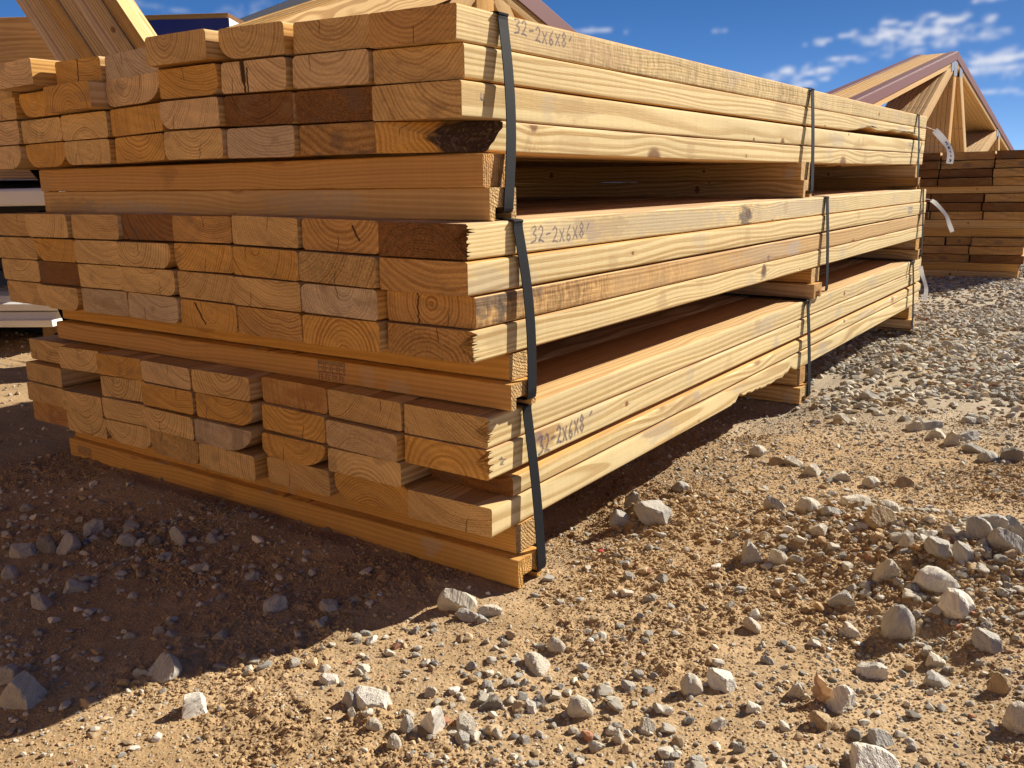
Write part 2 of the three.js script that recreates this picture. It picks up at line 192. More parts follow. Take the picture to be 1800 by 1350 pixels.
// long faces of the runners under each bundle
const RUN = {}; [['3u', 'R', 'diag', 0.0042, 0], ['3l', 'B', 'smile', 0.0062, 1], ['2u', 'O', 'diagl', 0.0046, 0], ['2l', 'R', 'frown', 0.0070, 2], ['1u', 'O', 'diag', 0.0038, 0], ['1l', 'O', 'arch', 0.0066, 0]].forEach(([k, t, p, sp, q], i) => {
  const st = []; if (q === 2) for (let m = 0; m < 4; m++) { const a = 0.282 + m * 0.0138, e = a + 0.0108; st.push([a, 0.014, e, 0.014], [a, 0.009, e, 0.009], [a, -0.002, e, -0.002], [a, -0.002, a, 0.014], [e, -0.013, e, 0.014], [a + 0.003, 0.0115, e - 0.002, 0.0115], [a + 0.003, 0.006, a + 0.003, 0.001], [a + 0.006, 0.004, e - 0.002, 0.004], [a + 0.002, -0.006, e, -0.006], [a + 0.002, -0.012, a + 0.006, -0.012], [a + 0.004, -0.009, a + 0.007, -0.009]); }
  if (k === '1l') st.push(...stamp(1.03, -0.006, 0.012, 0.014, 8), ...stamp(1.012, -0.006, 0.014, 0.014, 9), ...stamp(0.996, -0.006, 0.012, 0.014, 10));
  RUN[k] = edgeStrip({ seed: 80 + i, tone: t, pith: p, sp, len: 1.2, h: 66, lines: st, pen: 0.0010, x: 0.02, knots: [[0.35 + 0.1 * i, 0.025, 0.02]], stains: q === 1 ? [[0.75, -0.016, 0.2, GREYISH, 0.45], [0.3, 0.002, 0.1, GREYISH, 0.4], [0.9, -0.012, 0.1, DARKK, 0.25]] : q === 0 ? [[0.6, 0.004, 0.03, [0.2, 0.1, 0.05], 0.3]] : [] });
});
let endN = 0;
function endCell(t, pith, sp, seed, extra = {}) {
  const i = endN++, cx = i % 8, cy = Math.floor(i / 8), w = wood(t, pith, sp, seed), rough = extra.rough || 0.3;
  return ENDS.fill(cx * 256, cy * 78, 256, 78, (u, v) => {
    const x = (u - 0.5) * 0.15, y = (v - 0.5) * 0.044, z0 = seed * 0.37; const fuzz = n2(x * 900, y * 900, seed + 50) * 0.7 + n2(x * 2100, y * 2100, seed + 51) * 0.5; const c = w(x + 0.0006 * fuzz, y + 0.0006 * n2(x * 800, y * 800, seed + 55), z0, fuzz * (0.9 + rough), true);
    // circular saw marks
    const sa = n2((x * 0.25 + y) * 260 + 3 * n2(x * 9, y * 9, seed), x * 12, seed + 53); let d = 1 + 0.10 * sa; 
    if (rough > 0.5) d *= 1 + 0.35 * (rough - 0.5) * n2(x * 420, y * 300, seed + 54) - 0.12; for (let q = 0; q < 3; q++) c[q] *= d; c[3] += 0.12 * sa + (0.14 + 0.25 * rough) * fuzz;
    if (hash2(seed, 1, 9) < 0.45) { const ax = (hash2(seed, 2, 9) - 0.5) * 0.1, dx = (hash2(seed, 3, 9) - 0.5) * 0.6, d2 = Math.abs(x - ax - dx * y + 0.0015 * n2(y * 160, 1, seed)), on = hash2(seed, 4, 9) < 0.5 ? sst(-0.002, 0.006, y) : sst(0.004, -0.004, y), m = (1 - sst(0.0004, 0.0011, d2)) * on * 0.75; for (let q = 0; q < 3; q++) c[q] = lerp(c[q], [0.07, 0.035, 0.015][q], m); c[3] -= 0.4 * m; }
    { const dirt = sst(0.18, 0.5, fbm(x * 36 + seed, y * 50, 3, seed + 80)) * (hash2(seed, 5, 9) < 0.4 ? 0.4 : 0.12); for (let q = 0; q < 3; q++) c[q] = lerp(c[q], [0.24, 0.15, 0.08][q], dirt); }
    if (extra.stain) { const m = sst(0.0, 0.35, fbm(x * 28, y * 40, 3, seed + 60) + (extra.stainBias || 0)) * extra.stain; const k = extra.stainCol || [0.16, 0.10, 0.07]; for (let q = 0; q < 3; q++) c[q] = lerp(c[q], k[q], m); }
    if (extra.crack) for (const [x0, y0, x1, y1, wd] of extra.crack) { const ex = x1 - x0, ey = y1 - y0, t = Math.max(0, Math.min(1, ((x - x0) * ex + (y - y0) * ey) / (ex * ex + ey * ey))), dd = Math.hypot(x - x0 - ex * t + 0.0012 * n2(y * 300, 1, seed), y - y0 - ey * t), m = 1 - sst(wd * 0.4, wd, dd); for (let q = 0; q < 3; q++) c[q] = lerp(c[q], [0.06, 0.03, 0.015][q], m); c[3] -= 0.6 * m; }
    if (extra.bark) { const m = sst(-0.006, 0.004, x - 0.012 + 0.012 * fbm(x * 90, y * 90, 3, seed + 70)) * (1 - sst(0.012, 0.018, y - 0.004 + 0.01 * fbm(x * 60, y * 60, 2, 3)) * 0.5); const g = 0.5 + 0.5 * n2(x * 700, y * 400, seed + 71), k = [0.05 + 0.14 * Math.pow(g, 4), 0.03 + 0.10 * Math.pow(g, 4), 0.024 + 0.08 * Math.pow(g, 4)]; for (let q = 0; q < 3; q++) c[q] = lerp(c[q], k[q], m); c[3] = lerp(c[3], g, m); }
    return c;
  });
}
// cross-section of a board: rounded rectangle, corners may be lost to wane. wane keys: tr, tl, bl, br -> [width, height]
function section(w, h, wane = {}, fineRight = 0, rad = 0.0032) {
  const P = [], corner = (cx, cy, sx, sy, wn, flip) => { const [a, b] = wn || [rad, rad], n = wn ? 6 : 3, pts = []; for (let i = 0; i <= n; i++) { const t = i / n * Math.PI / 2; const k = wn ? 0.82 : 1; pts.push([cx - sx * a * (1 - Math.sin(t) * k - (1 - k) * i / n), cy - sy * b * (1 - Math.cos(t) * k - (1 - k) * (1 - i / n))]); } return flip ? pts.reverse() : pts; };
  const X = w / 2, Y = h / 2;
  P.push(...corner(X, -Y, 1, -1, wane.br, false)); if (fineRight) { const y0 = P[P.length - 1][1], y1 = Y - (wane.tr ? wane.tr[1] : rad); for (let i = 1; i < fineRight; i++) P.push([X, lerp(y0, y1, i / fineRight)]); }
  P.push(...corner(X, Y, 1, 1, wane.tr, true)); P.push(...corner(-X, Y, -1, 1, wane.tl, false)); P.push(...corner(-X, -Y, -1, -1, wane.bl, true));
  return P; // counter-clockwise seen from the front
}
// board lying along -z from its front end at z = 0
function boardGeo(P, len, o) {
  const n = P.length, nz = o.nz || 1, pos = [], nor = [], uv = [], idx0 = [], idx1 = []; const en = P.map((p, i) => { const q = P[(i + 1) % n], dx = q[0] - p[0], dy = q[1] - p[1], l = Math.hypot(dx, dy) || 1; return [dy / l, -dx / l]; });
  const vn = (i, e) => { const a = en[(i + n - 1) % n], b = en[i]; if (a[0] * b[0] + a[1] * b[1] > 0.6) { const x = a[0] + b[0], y = a[1] + b[1], l = Math.hypot(x, y); return [x / l, y / l]; } return en[e]; };
  const bend = o.bend || (() => [0, 0]), fz = o.front || (() => 0), mod = o.mod;
  const put = (i, z, s) => { const [bx, by] = bend(z / len); let x = P[i][0], y = P[i][1]; if (mod) [x, y] = mod(x, y, z, i); const dz = s === 0 ? fz(i, P[i]) : 0; pos.push(x + bx, y + by, -(z + dz)); };
  for (let i = 0; i < n; i++) {
    const j = (i + 1) % n, e = en[i]; const kind = Math.abs(e[0]) > 0.72 ? (e[0] > 0 ? 'R' : 'L') : (e[1] > 0 ? 'T' : 'B'); const cell = kind === 'R' ? o.right : kind === 'L' ? o.left : kind === 'T' ? o.top : o.bottom;
    for (let s = 0; s <= nz; s++) { const z = len * s / nz; for (const q of [i, j]) { put(q, z, s); const m = vn(q, i); nor.push(m[0], m[1], 0); const vv = (kind === 'R' || kind === 'L') ? P[q][1] / (o.vh || 0.042) + 0.5 : P[q][0] / (o.vw || 0.142) + 0.5; uv.push(...SIDES.uv(cell, Math.min(0.999, z / (o.ulen || LEN)), Math.min(1, Math.max(0, vv)))); }
      if (s < nz) { const b = pos.length / 3 - 2; idx1.push(b, b + 2, b + 1, b + 1, b + 2, b + 3); } }
  }
  for (const f of [1, 0]) { const b = pos.length / 3, z = f ? 0 : len; const [bx, by] = bend(z / len); let cx = 0, cy = 0; P.forEach((p) => { cx += p[0] / n; cy += p[1] / n; }); const cz = f ? (o.centre || 0) : 0; pos.push(cx + bx, cy + by, -(z + cz)); nor.push(0, 0, f ? 1 : -1); uv.push(...ENDS.uv(o.end, cx / (o.ew || 0.15) + 0.5, cy / (o.eh || 0.044) + 0.5));
    for (let i = 0; i < n; i++) { put(i, z, f ? 0 : 1); nor.push(0, 0, f ? 1 : -1); uv.push(...ENDS.uv(o.end, P[i][0] / (o.ew || 0.15) + 0.5, P[i][1] / (o.eh || 0.044) + 0.5)); }
    if (o.tri) for (const t of THREE.ShapeUtils.triangulateShape(P.map((p) => new THREE.Vector2(...p)), [])) { const [a, c, d] = t.map((q) => b + 1 + q); if (f) idx0.push(a, c, d); else idx0.push(a, d, c); }
    else for (let i = 0; i < n; i++) { const a = b + 1 + i, c = b + 1 + (i + 1) % n; if (f) idx0.push(b, a, c); else idx0.push(b, c, a); } }
  const g = new THREE.BufferGeometry(); g.setAttribute('position', new THREE.Float32BufferAttribute(pos, 3)); g.setAttribute('normal', new THREE.Float32BufferAttribute(nor, 3)); g.setAttribute('uv', new THREE.Float32BufferAttribute(uv, 2)); g.setIndex([...idx1, ...idx0]); g.addGroup(0, idx1.length, 0); g.addGroup(idx1.length, idx0.length, 1); return g;
}
// ---------------------------------------------------------------- the three strapped bundles
const BUNDLES = {
  3: { x0: -0.018, z0: 0.006, pitch: 0.1405, ys: [[0, .686, .647, .609, .569, .533], [1, .697, .657, .616, .575, .537], [3, .709, .667, .623, .582, .539], [4, .711, .670, .625, .583, .541], [5, .707, .666, .624, .580, .541], [6, .711, .668, .622, .582, .541], [8, .711, .667, .624, .582, .541]],
    rows: [
      [['R', 'smile', 4, 0, 5.2], ['B', 'smile', -8], ['B', 'bowl', 0, { bl: [.032, .022] }, 6], ['B', 'bowl', 16, 0, 5], ['G', 'diag', -4], ['O', 'flat', 0, 0, 4, { crack: [[-.002, -.02, .002, .02, .002]] }], ['P', 'flat', 34, 0, 4], ['B', 'bowl', 0]],
      [['B', 'smile', -6, 0, 4], ['P', 'smile', -2, 0, 6], ['P', 'diag', 0, 0, 5, { crack: [[-.022, .02, -.018, -.004, .007], [-.018, .0, -.016, -.02, .003], [-.011, .01, -.010, -.02, .002]] }], ['O', 'flat', 2, { br: [.018, .014] }, 4, { stain: .6, stainBias: -.28 }], ['P', 'bowl', -2, { br: [.036, .026], bl: [.016, .012] }, 5], ['O', 'arch', 24, 0, 6], ['O', 'bowl', -4, { bl: [.036, .028] }, 6], ['B', 'diag', 0]],
      [['B', 'diag', 0, 0, 5.5], ['D', 'flat', -8, 0, 2.5, { rough: 1, stain: .6 }], ['D', 'smile', -4, 0, 4, { rough: .7 }], ['P', 'diagl', 4, { bl: [.022, .02] }, 4], ['O', 'vert', -2, 0, 4], ['L', 'frown', 2, 0, 5], ['L', 'smile', -2], ['P', 'flat', 0, 0, 4]],
      [['O', 'vertl', 0, 0, 8, { bark: 1 }], ['R', 'flat', -8, 0, 9, { rough: .8, stain: .6 }], ['G', 'flat', -2, 0, 4], ['L', 'smile', 3, { bl: [.01, .012] }, 4], ['O', 'smile', -2, 0, 6], ['L', 'pith', 2, { bl: [.02, .016] }, 3], ['O', 'bowl', -4, { bl: [.034, .026], br: [.034, .024] }, 4], ['P', 'bowl', 2, { br: [.034, .026] }, 4]]] },
  2: { x0: 0.004, z0: 0.033, pitch: 0.1382, ys: [[0, .455, .415, .375, .337, .299], [1, .461, .417, .378, .339, .299], [3, .464, .425, .384, .342, .301], [5, .466, .425, .386, .346, .304], [6, .466, .425, .385, .345, .303], [8, .466, .425, .385, .345, .303]],
    rows: [
      [['D', 'frown', 0, 0, 3, { rough: 1 }, 1], ['R', 'smile', -4, 0, 7, { crack: [[.024, .012, .034, -.004, .0022]] }], ['B', 'diag', -2, 0, 3.5], ['R', 'flat', -4, 0, 3], ['D', 'diag', -8, 0, 9, { stain: .5 }], ['B', 'flat', -2, 0, 3.5], ['L', 'bowl', 4, { bl: [.012, .01] }, 5], ['B', 'flat', -12, 0, 4]],
      [['R', 'flat', 2, 0, 7], ['B', 'diagl', 4, 0, 5, { rough: .95 }], ['O', 'bowl', 2, 0, 5], ['O', 'diagl', -2, { bl: [.012, .026] }, 5], ['L', 'bowl', 4, { br: [.02, .02] }, 6], ['L', 'flat', 0, 0, 2.5], ['O', 'bowl', -4, { bl: [.03, .034] }, 5], ['B', 'diag', -8, 0, 5]],
      [['R', 'pith', -10, 0, 5, { crack: [[-.018, -.02, -.017, .02, .0016]] }], ['G', 'deep', 4, { tl: [.014, .008] }, 4], ['B', 'flat', 4, 0, 4], ['B', 'diagl', -2, 0, 4], ['L', 'smile', 2, { br: [.016, .014] }, 4], ['L', 'flat', -2, 0, 3], ['D', 'smile', -10, 0, 3, { stain: .5 }], ['L', 'smile', -10, 0, 3.5]],
      [['R', 'frown', -4, 0, 5, { rough: .8 }, 1], ['O', 'arch', 4, 0, 6], ['R', 'flat', 2, 0, 4], ['O', 'pith', -2, 0, 4, { crack: [[-.03, .015, -.008, -.012, .0025]] }], ['G', 'flat', -2, { br: [.012, .01] }, 3.5, { stain: .6, stainBias: -.25 }], ['G', 'flat', -4, 0, 2.5], ['L', 'deep', 0, { bl: [.042, .030], br: [.022, .022] }, 4], ['B', 'flat', -14, 0, 4]]] },
  1: { x0: 0.002, z0: 0, pitch: 0.1405, ys: [[0, .229, .190, .151, .115, .077], [1, .232, .190, .150, .116, .076], [3, .234, .195, .154, .114, .072], [5, .232, .195, .156, .116, .074], [7, .230, .186, .148, .110, .069], [8, .230, .186, .148, .110, .068]],
    rows: [
      [['B', 'diag', 0, 0, 4, {}, 1], ['B', 'diagl', 0, 0, 3], ['R', 'vert', -4, 0, 3, { stain: .5, stainCol: [.30, .12, .045], stainBias: .05 }], ['B', 'deep', 12, 0, 6], ['P', 'diag', 12, 0, 4], ['O', 'smile', 8, 0, 4], ['L', 'smile', 2, 0, 6], ['B', 'flat', -14, 0, 5]],
      [['O', 'arch', 2, 0, 9, {}, 1], ['P', 'frown', 8, 0, 3, { rough: .7 }], ['O', 'smile', 2, 0, 7], ['O', 'smile', 10, { br: [.03, .02] }, 5], ['O', 'flat', 13, 0, 3.5], ['L', 'bowl', 4, 0, 6], ['D', 'vert', -85, 0, 3], ['B', 'bowl', 0, 0, 5]],
      [['D', 'flat', -46, { tr: [.03, .012] }, 8, { rough: .8, stain: .5 }], ['L', 'frown', 6, 0, 6], ['O', 'deep', 6, { br: [.045, .03], bl: [.02, .014] }, 3], ['G', 'pith', 16, { br: [.055, .030] }, 3, { stain: .4 }], ['L', 'bowl', 16, { bl: [.012, .01] }, 6], ['L', 'flat', 8, 0, 4], ['L', 'smile', 8, 0, 5], ['B', 'smile', 2, 0, 4]],
      [['B', 'flat', 0, 0, 2.8], ['O', 'frown', -4, { bl: [.028, .02] }, 4], ['B', 'diag', 0, 0, 5], ['L', 'vert', 14, 0, 5], ['B', 'pith', 10, { br: [.014, .016], bl: [.022, .02] }, 3.5, { rough: .9 }], ['L', 'bowl', 6, { bl: [.038, .03], br: [.024, .024] }, 5], ['L', 'smile', 4, 0, 6], ['R', 'flat', -6, 0, 5, { stain: .4, stainCol: [.34, .13, .06] }]]] }
};
const runners = { 3: { zs: [-0.045, -1.175, -2.31], left: -1.0, lo: [0.457, 0.464], xe: [-0.012, -0.006] }, 2: { zs: [-0.058, -1.235, -2.33], left: -1.035, lo: [0.2315, 0.231], xe: [0.0, 0.012] }, 1: { zs: [-0.064, -1.17, -2.31], left: -1.06, lo: [-0.001, -0.004], xe: [0.0, 0.013] } };
const strapZ = { 3: [-0.064, -1.205, -2.29], 2: [-0.062, -1.285, -2.335], 1: [-0.075, -1.19, -2.28] };
const yAt = (b, k, r) => { const T = BUNDLES[b].ys; for (let i = 1; i < T.length; i++) if (k <= T[i][0]) return lerp(T[i - 1][r + 1], T[i][r + 1], (k - T[i - 1][0]) / (T[i][0] - T[i - 1][0])); return T[T.length - 1][r + 1]; };
// textures first (cells), then one shared pair of materials
const cells = {}; let sd = 200;
for (const b of [3, 2, 1]) BUNDLES[b].rows.forEach((row, r) => row.forEach((s, c) => { sd += 7; cells[`${b}-${r}-${c}`] = endCell(s[0], s[1], (s[4] || 5) * 0.001, sd, s[5] || {}); }));
const runEnd = ['L', 'O', 'B', 'L', 'R', 'L'].map((t, i) => endCell(t, ['flat', 'vert', 'diag'][i % 3], 0.004, 900 + i * 5, { rough: 0.7 }));
const WOOD = [SIDES.material(0.82, 0.0007), ENDS.material(0.9, 0.0016)];
const strapMat = new THREE.MeshPhysicalMaterial({ color: lin(0.016, 0.017, 0.020), roughness: 0.62, specularIntensity: 0.2 });
const sealMat = new THREE.MeshStandardMaterial({ color: lin(0.30, 0.30, 0.31), roughness: 0.38, metalness: 0.85 });
function ribbon(path, width, thick, wdir) { // flat band along a polyline
  const pos = [], idx = [], n = path.length; const Wd = (i) => wdir ? wdir(i) : new THREE.Vector3(0, 0, 1);
  for (let i = 0; i < n; i++) { const p = path[i], a = path[Math.max(0, i - 1)], b = path[Math.min(n - 1, i + 1)], t = b.clone().sub(a).normalize(), w = Wd(i).clone(); w.addScaledVector(t, -w.dot(t)).normalize(); const nn = t.clone().cross(w).normalize(); for (const [u, v] of [[-1, -1], [1, -1], [1, 1], [-1, 1]]) { const q = p.clone().addScaledVector(w, u * width / 2).addScaledVector(nn, v * thick / 2); pos.push(q.x, q.y, q.z); } if (i) for (let k = 0; k < 4; k++) { const x = (i - 1) * 4 + k, y = (i - 1) * 4 + (k + 1) % 4; idx.push(x, y, x + 4, y, y + 4, x + 4); } }
  idx.push(0, 1, 2, 0, 2, 3); const e = (n - 1) * 4; idx.push(e, e + 2, e + 1, e, e + 3, e + 2); const g = new THREE.BufferGeometry(); g.setAttribute('position', new THREE.Float32BufferAttribute(pos, 3)); g.setIndex(idx); return toCreasedNormals(g, 0.7);
}
const V = (x, y, z) => new THREE.Vector3(x, y, z);
const LAB = { 3: 'top bundle of strapped pine boards with a brown rough sawn upper edge', 2: 'middle bundle of strapped pine boards with splintered upper right end', 1: 'lowest bundle of strapped pine boards resting on runners on the dirt' };
const bundleObj = {};
for (const b of [1, 2, 3]) {
  const B = BUNDLES[b], G = group('lumber_bundle', LAB[b], 'lumber bundle', [0, 0, 0], 'three strapped bundles of the near lumber stack'); bundleObj[b] = G; const R = rng(b * 991);
  B.rows.forEach((row, r) => row.forEach((s, c) => {
    const yT = (yAt(b, c, r) + yAt(b, c + 1, r)) / 2, yB = (yAt(b, c, r + 1) + yAt(b, c + 1, r + 1)) / 2, tilt = -((yAt(b, c + 1, r) + yAt(b, c + 1, r + 1)) - (yAt(b, c, r) + yAt(b, c, r + 1))) / 2 / B.pitch;
    let yC = (yT + yB) / 2 + (R() - 0.5) * 0.001; if (b === 3 && r === 0 && (c === 4 || c === 5)) yC -= 0.005; if (b === 3 && r === 0 && c === 7) yC -= 0.008; const th = Math.min(0.0395, yT - yB - (c === 0 ? 0.0009 : 0.0020) - 0.0012 * R()), w = 0.1362 - R() * 0.0035; const jag = s[6];
    const P = section(w, th, s[3] || {}, c === 0 ? (jag ? 36 : 6) : 0, c === 0 ? 0.0030 : 0.0036 + 0.003 * R()); const z0 = B.z0 + s[2] * 0.001, len = LEN + s[2] * 0.001 * 0.6 + (R() - 0.5) * 0.016; const sk = (R() - 0.5) * 0.05, sk2 = (R() - 0.5) * 0.08, id = `${b}-${r}`; let front = (i, p) => sk * p[0] + sk2 * p[1], centre = 0, mod;
    if (jag) front = (i, p) => p[0] > w / 2 - 0.001 ? Math.pow(hash2(i, 3, b * 10 + r), 3.5) * (b === 1 ? 0.011 : 0.018) + 0.003 * hash2(i >> 2, 6, r) - 0.002 : sk * p[0] + 0.003 * (hash2(i, 8, r) - 0.5);
    if (b === 3 && r === 3 && c === 0) { front = (i, p) => p[0] > 0.01 ? 0.062 * sst(0.01, 0.069, p[0]) * (0.7 + 0.5 * sst(-0.02, 0.012, p[1])) + 0.006 * (hash2(i, 4, 9) - 0.5) : 0; centre = 0.002; }
    if (b === 1 && r === 3 && c === 0) mod = (x, y, z) => { const m = sst(0.76, 0.80, z) * (1 - sst(1.10, 1.15, z)); const d = m * (0.001 + 0.013 * sst(0.0, 0.25, fbm(z * 7 + 2, 1, 3, 5)) * (0.6 + 0.5 * n2(z * 33, 4, 7)) + 0.003 * n2(z * 90, 2, 6)); return y < -0.004 && x > 0.02 ? [x - 0.3 * Math.max(0, d), y + Math.max(0, d) * sst(-0.004, -0.016, y)] : [x, y]; };
    if (b === 3 && r === 1 && c === 0) mod = (x, y, z) => { const m = sst(1.50, 1.72, z) * (1 - sst(2.30, 2.42, z)) * sst(0.03, 0.06, x), d = m * (0.013 + 0.004 * n2(z * 12, 1, 5)); return y < 0 ? [x - d * 0.5 * (y < -0.014), y + d * sst(0, -0.014, y)] : [x, y]; };
    const bow = c === 0 && b === 3 ? [-0.002, -0.001, -0.003, -0.004][r] : c === 0 ? (R() - 0.5) * 0.002 : 0, drop = c === 0 ? 0 : 0;
    const plain = PLAIN[(c + r * 3 + b) % 4], fc = FACE[(c * 3 + r + b) % 4];
    const g = boardGeo(P, len, { nz: c === 0 ? (mod ? 220 : 16) : 2, right: c === 0 ? EDGE[id] : plain, left: PLAIN[(c + r + 1) % 4], top: fc, bottom: FACE[(c + r * 3) % 4], end: cells[`${b}-${r}-${c}`], front, centre, mod, bend: (t) => [0, 4 * bow * t * (1 - t) + drop * t] });
    const gap = b === 1 ? (c === 3 || c === 4 ? -0.006 : c === 5 ? -0.004 : 0) : 0; const m = mesh('board', g, WOOD, G); m.position.set(B.x0 - B.pitch * (c + 0.5) + (R() - 0.5) * 0.002 + gap, yC, z0); m.rotation.z = tilt * (c === 0 ? 0.5 : 1);
    if (jag) m.userData.label = 'board with a splintered right end'; if (b === 3 && r === 3 && c === 0) m.userData.label = 'board with bark and a torn corner at its end';
  }));
  const D = runners[b]; D.zs.forEach((z, zi) => ['l', 'u'].forEach((ul, ui) => {
    const yLoR = D.lo[0], yLoL = D.lo[1], topR = yAt(b, 0, 4) - 0.0008, topL = yAt(b, 8, 4) - 0.0012, hR = (topR - yLoR) / 2, h = hR - (b === 3 ? 0.0002 : 0.0012), wd = zi === 1 ? 0.058 : 0.052, len = D.xe[ui ? 0 : 1] - D.left; const yR = yLoR + hR * (ui + 0.5), yL = yLoL + (topL - yLoL) / 2 * (ui + 0.5);
    let P = section(wd, h, {}, 0, 0.003); if (!ui) P.push([-0.0165, -h / 2], [-0.0155, -h / 2 + 0.015], [0.0155, -h / 2 + 0.015], [0.0165, -h / 2]);
    const g = boardGeo(P, len, { nz: 1, tri: true, ulen: 1.2, right: PLAIN[(ui + zi) % 4], left: zi === 0 ? RUN[`${b}${ul}`] : PLAIN[(ui * 2 + zi + b) % 4], top: PLAIN[1], bottom: PLAIN[2], end: runEnd[(ui + zi * 2 + b) % 6] });
    const m = mesh('runner', g, WOOD, G); m.position.set(D.xe[ui ? 0 : 1], yR, z + (b === 3 ? (ui ? 0.002 : -0.001) : ui ? -0.011 : 0.003)); m.rotation.set(0, Math.PI / 2, 0); m.rotation.order = 'ZYX'; m.rotation.z = -Math.atan2(yL - yR, len);
  }));
  strapZ[b].forEach((z, i) => {
    const tops = []; for (let k = 0.15; k < 8; k += 0.5) tops.push(V(B.x0 - B.pitch * k, yAt(b, k, 0) + 0.0022, z)); const yt = yAt(b, 0, 0), yb = D.lo[0] + 0.0085, xe = D.xe[1], ln = [[0.012, -0.003, -0.003], [-0.006, -0.008, 0.004], [-0.008, -0.004, 0.002]][3 - b], lz = i === 0 ? ln : [-0.012, -0.006, 0].map((q) => q * [0.3, 0.2, -0.9][b - 1]);
    const side = []; for (let q = 0; q <= 8; q++) { const t = q / 8; side.push(V(lerp(xe + 0.0035, B.x0 + 0.0022, t) + 0.0016 * Math.sin(Math.PI * t), lerp(yb + 0.010, yt - 0.009, t), z + lerp(lz[0], lz[2], t) + (lz[1] - (lz[0] + lz[2]) / 2) * Math.sin(Math.PI * t))); }
    const path = [V(xe - 0.09, yb, z + lz[0]), V(xe - 0.004, yb, z + lz[0]), V(xe + 0.0025, yb + 0.003, z + lz[0]), ...side, V(B.x0 + 0.0018, yt - 0.002, z + lz[2]), V(B.x0 - 0.001, yt + 0.002, z + lz[2]), ...tops.slice(1), V(B.x0 - B.pitch * 8 - 0.004, yAt(b, 8, 0) - 0.004, z), V(B.x0 - B.pitch * 8 - 0.005, lerp(yb, yt, 0.5), z), V(D.left - 0.006, D.lo[1] + 0.012, z), V(D.left + 0.09, D.lo[1] + 0.0085, z)];
    const sp = new THREE.CatmullRomCurve3(path, false, 'catmullrom', 0.25).getPoints(150); const st = mesh('strap', ribbon(sp, i === 0 ? 0.0185 : 0.020, 0.0011), strapMat, G, i === 0 ? 'black strap nearest the camera' : undefined);
    const sg = ribbon([V(B.x0 - 0.52, yAt(b, 4, 0) + 0.004, z), V(B.x0 - 0.47, yAt(b, 3.5, 0) + 0.004, z)], 0.036, 0.004); if (b === 3) mesh('seal', sg, sealMat, st);
  });
}
// paper tags wired to the far straps
const tagMark = (() => { const W = 64, H = 256, px = new Uint8Array(W * H * 4); const g = { E: [[.7, 1, .2, 1], [.2, 1, .2, 0], [.2, 0, .7, 0], [.2, .5, .6, .5]], 1: [[.5, 1, .5, 0], [.3, .8, .5, 1]], 3: [[.2, 1, .7, .9], [.7, .9, .4, .5], [.4, .5, .75, .3], [.75, .3, .2, 0]], I: [[.3, 1, .7, 1], [.5, 1, .5, 0], [.3, 0, .7, 0]] }; const L = []; ['I', 'E', '1', '1', '3'].forEach((ch, i) => g[ch].forEach(([a, b, c, d]) => L.push([a * 0.5 + 0.3, 0.62 - i * 0.125 + (b - 1) * 0.055, c * 0.5 + 0.3, 0.62 - i * 0.125 + (d - 1) * 0.055])));
  for (let j = 0; j < H; j++) for (let i = 0; i < W; i++) { const x = i / W, y = j / H; let best = 9; for (const [a, b, c, d] of L) { const ex = c - a, ey = (d - b) * 4, t = Math.max(0, Math.min(1, ((x - a) * ex + (y - b) * 4 * ey) / (ex * ex + ey * ey))); best = Math.min(best, Math.hypot(x - a - ex * t, (y - b) * 4 - ey * t)); } const k = (j * W + i) * 4, v = lerp(0.06, 0.85, sst(0.03, 0.06, best)) * (1 + 0.03 * n2(i, j, 2)); px[k] = enc(v); px[k + 1] = enc(v); px[k + 2] = enc(v * 1.02); px[k + 3] = 255; } return dataTex(px, W, H, true); })();
const tagMat = new THREE.MeshPhysicalMaterial({ map: tagMark, roughness: 1, side: THREE.DoubleSide, transmission: 0.45, thickness: 0 }), wireMat = new THREE.MeshStandardMaterial({ color: lin(0.55, 0.38, 0.36), roughness: 0.5, metalness: 0.2 });
const blankMat = new THREE.MeshPhysicalMaterial({ color: lin(0.85, 0.85, 0.86), roughness: 1, side: THREE.DoubleSide, transmission: 0.45, thickness: 0 });
function tag(parent, pts, width, wire, printed) {
  const cv = new THREE.CatmullRomCurve3(pts.map((p) => V(...p))), q = cv.getPoints(18), pos = [], uv = [], idx = []; const side = V(0.81, -0.02, -0.58);
  q.forEach((p, i) => { const t = cv.getTangent(i / 18), s = side.clone().addScaledVector(t, -side.dot(t)).normalize(), n = t.clone().cross(s), k = 0.0018 * Math.sin(i * 0.5); for (const e of [-1, 1]) { const a = p.clone().addScaledVector(s, e * width / 2).addScaledVector(n, k * e); for (const h of [-1, 1]) { const c = a.clone().addScaledVector(n, h * 0.00015); pos.push(c.x, c.y, c.z); uv.push(e * 0.5 + 0.5, 1 - i / 18); } } if (i) { const a = (i - 1) * 4, b = i * 4; idx.push(a, b, a + 2, b, b + 2, a + 2, a + 1, a + 3, b + 1, b + 1, a + 3, b + 3, a, a + 1, b, b, a + 1, b + 1, a + 2, b + 2, a + 3, b + 2, b + 3, a + 3); } });
  const g = new THREE.BufferGeometry(); g.setAttribute('position', new THREE.Float32BufferAttribute(pos, 3)); g.setAttribute('uv', new THREE.Float32BufferAttribute(uv, 2)); g.setIndex(idx); g.computeVertexNormals(); const t = mesh('paper_tag', g, printed ? tagMat : blankMat, parent, 'white paper tag hanging off the far end');
  mesh('tie_wire', new THREE.TubeGeometry(new THREE.CatmullRomCurve3(wire.map((p) => V(...p))), 10, 0.0007, 5), wireMat, t);
}
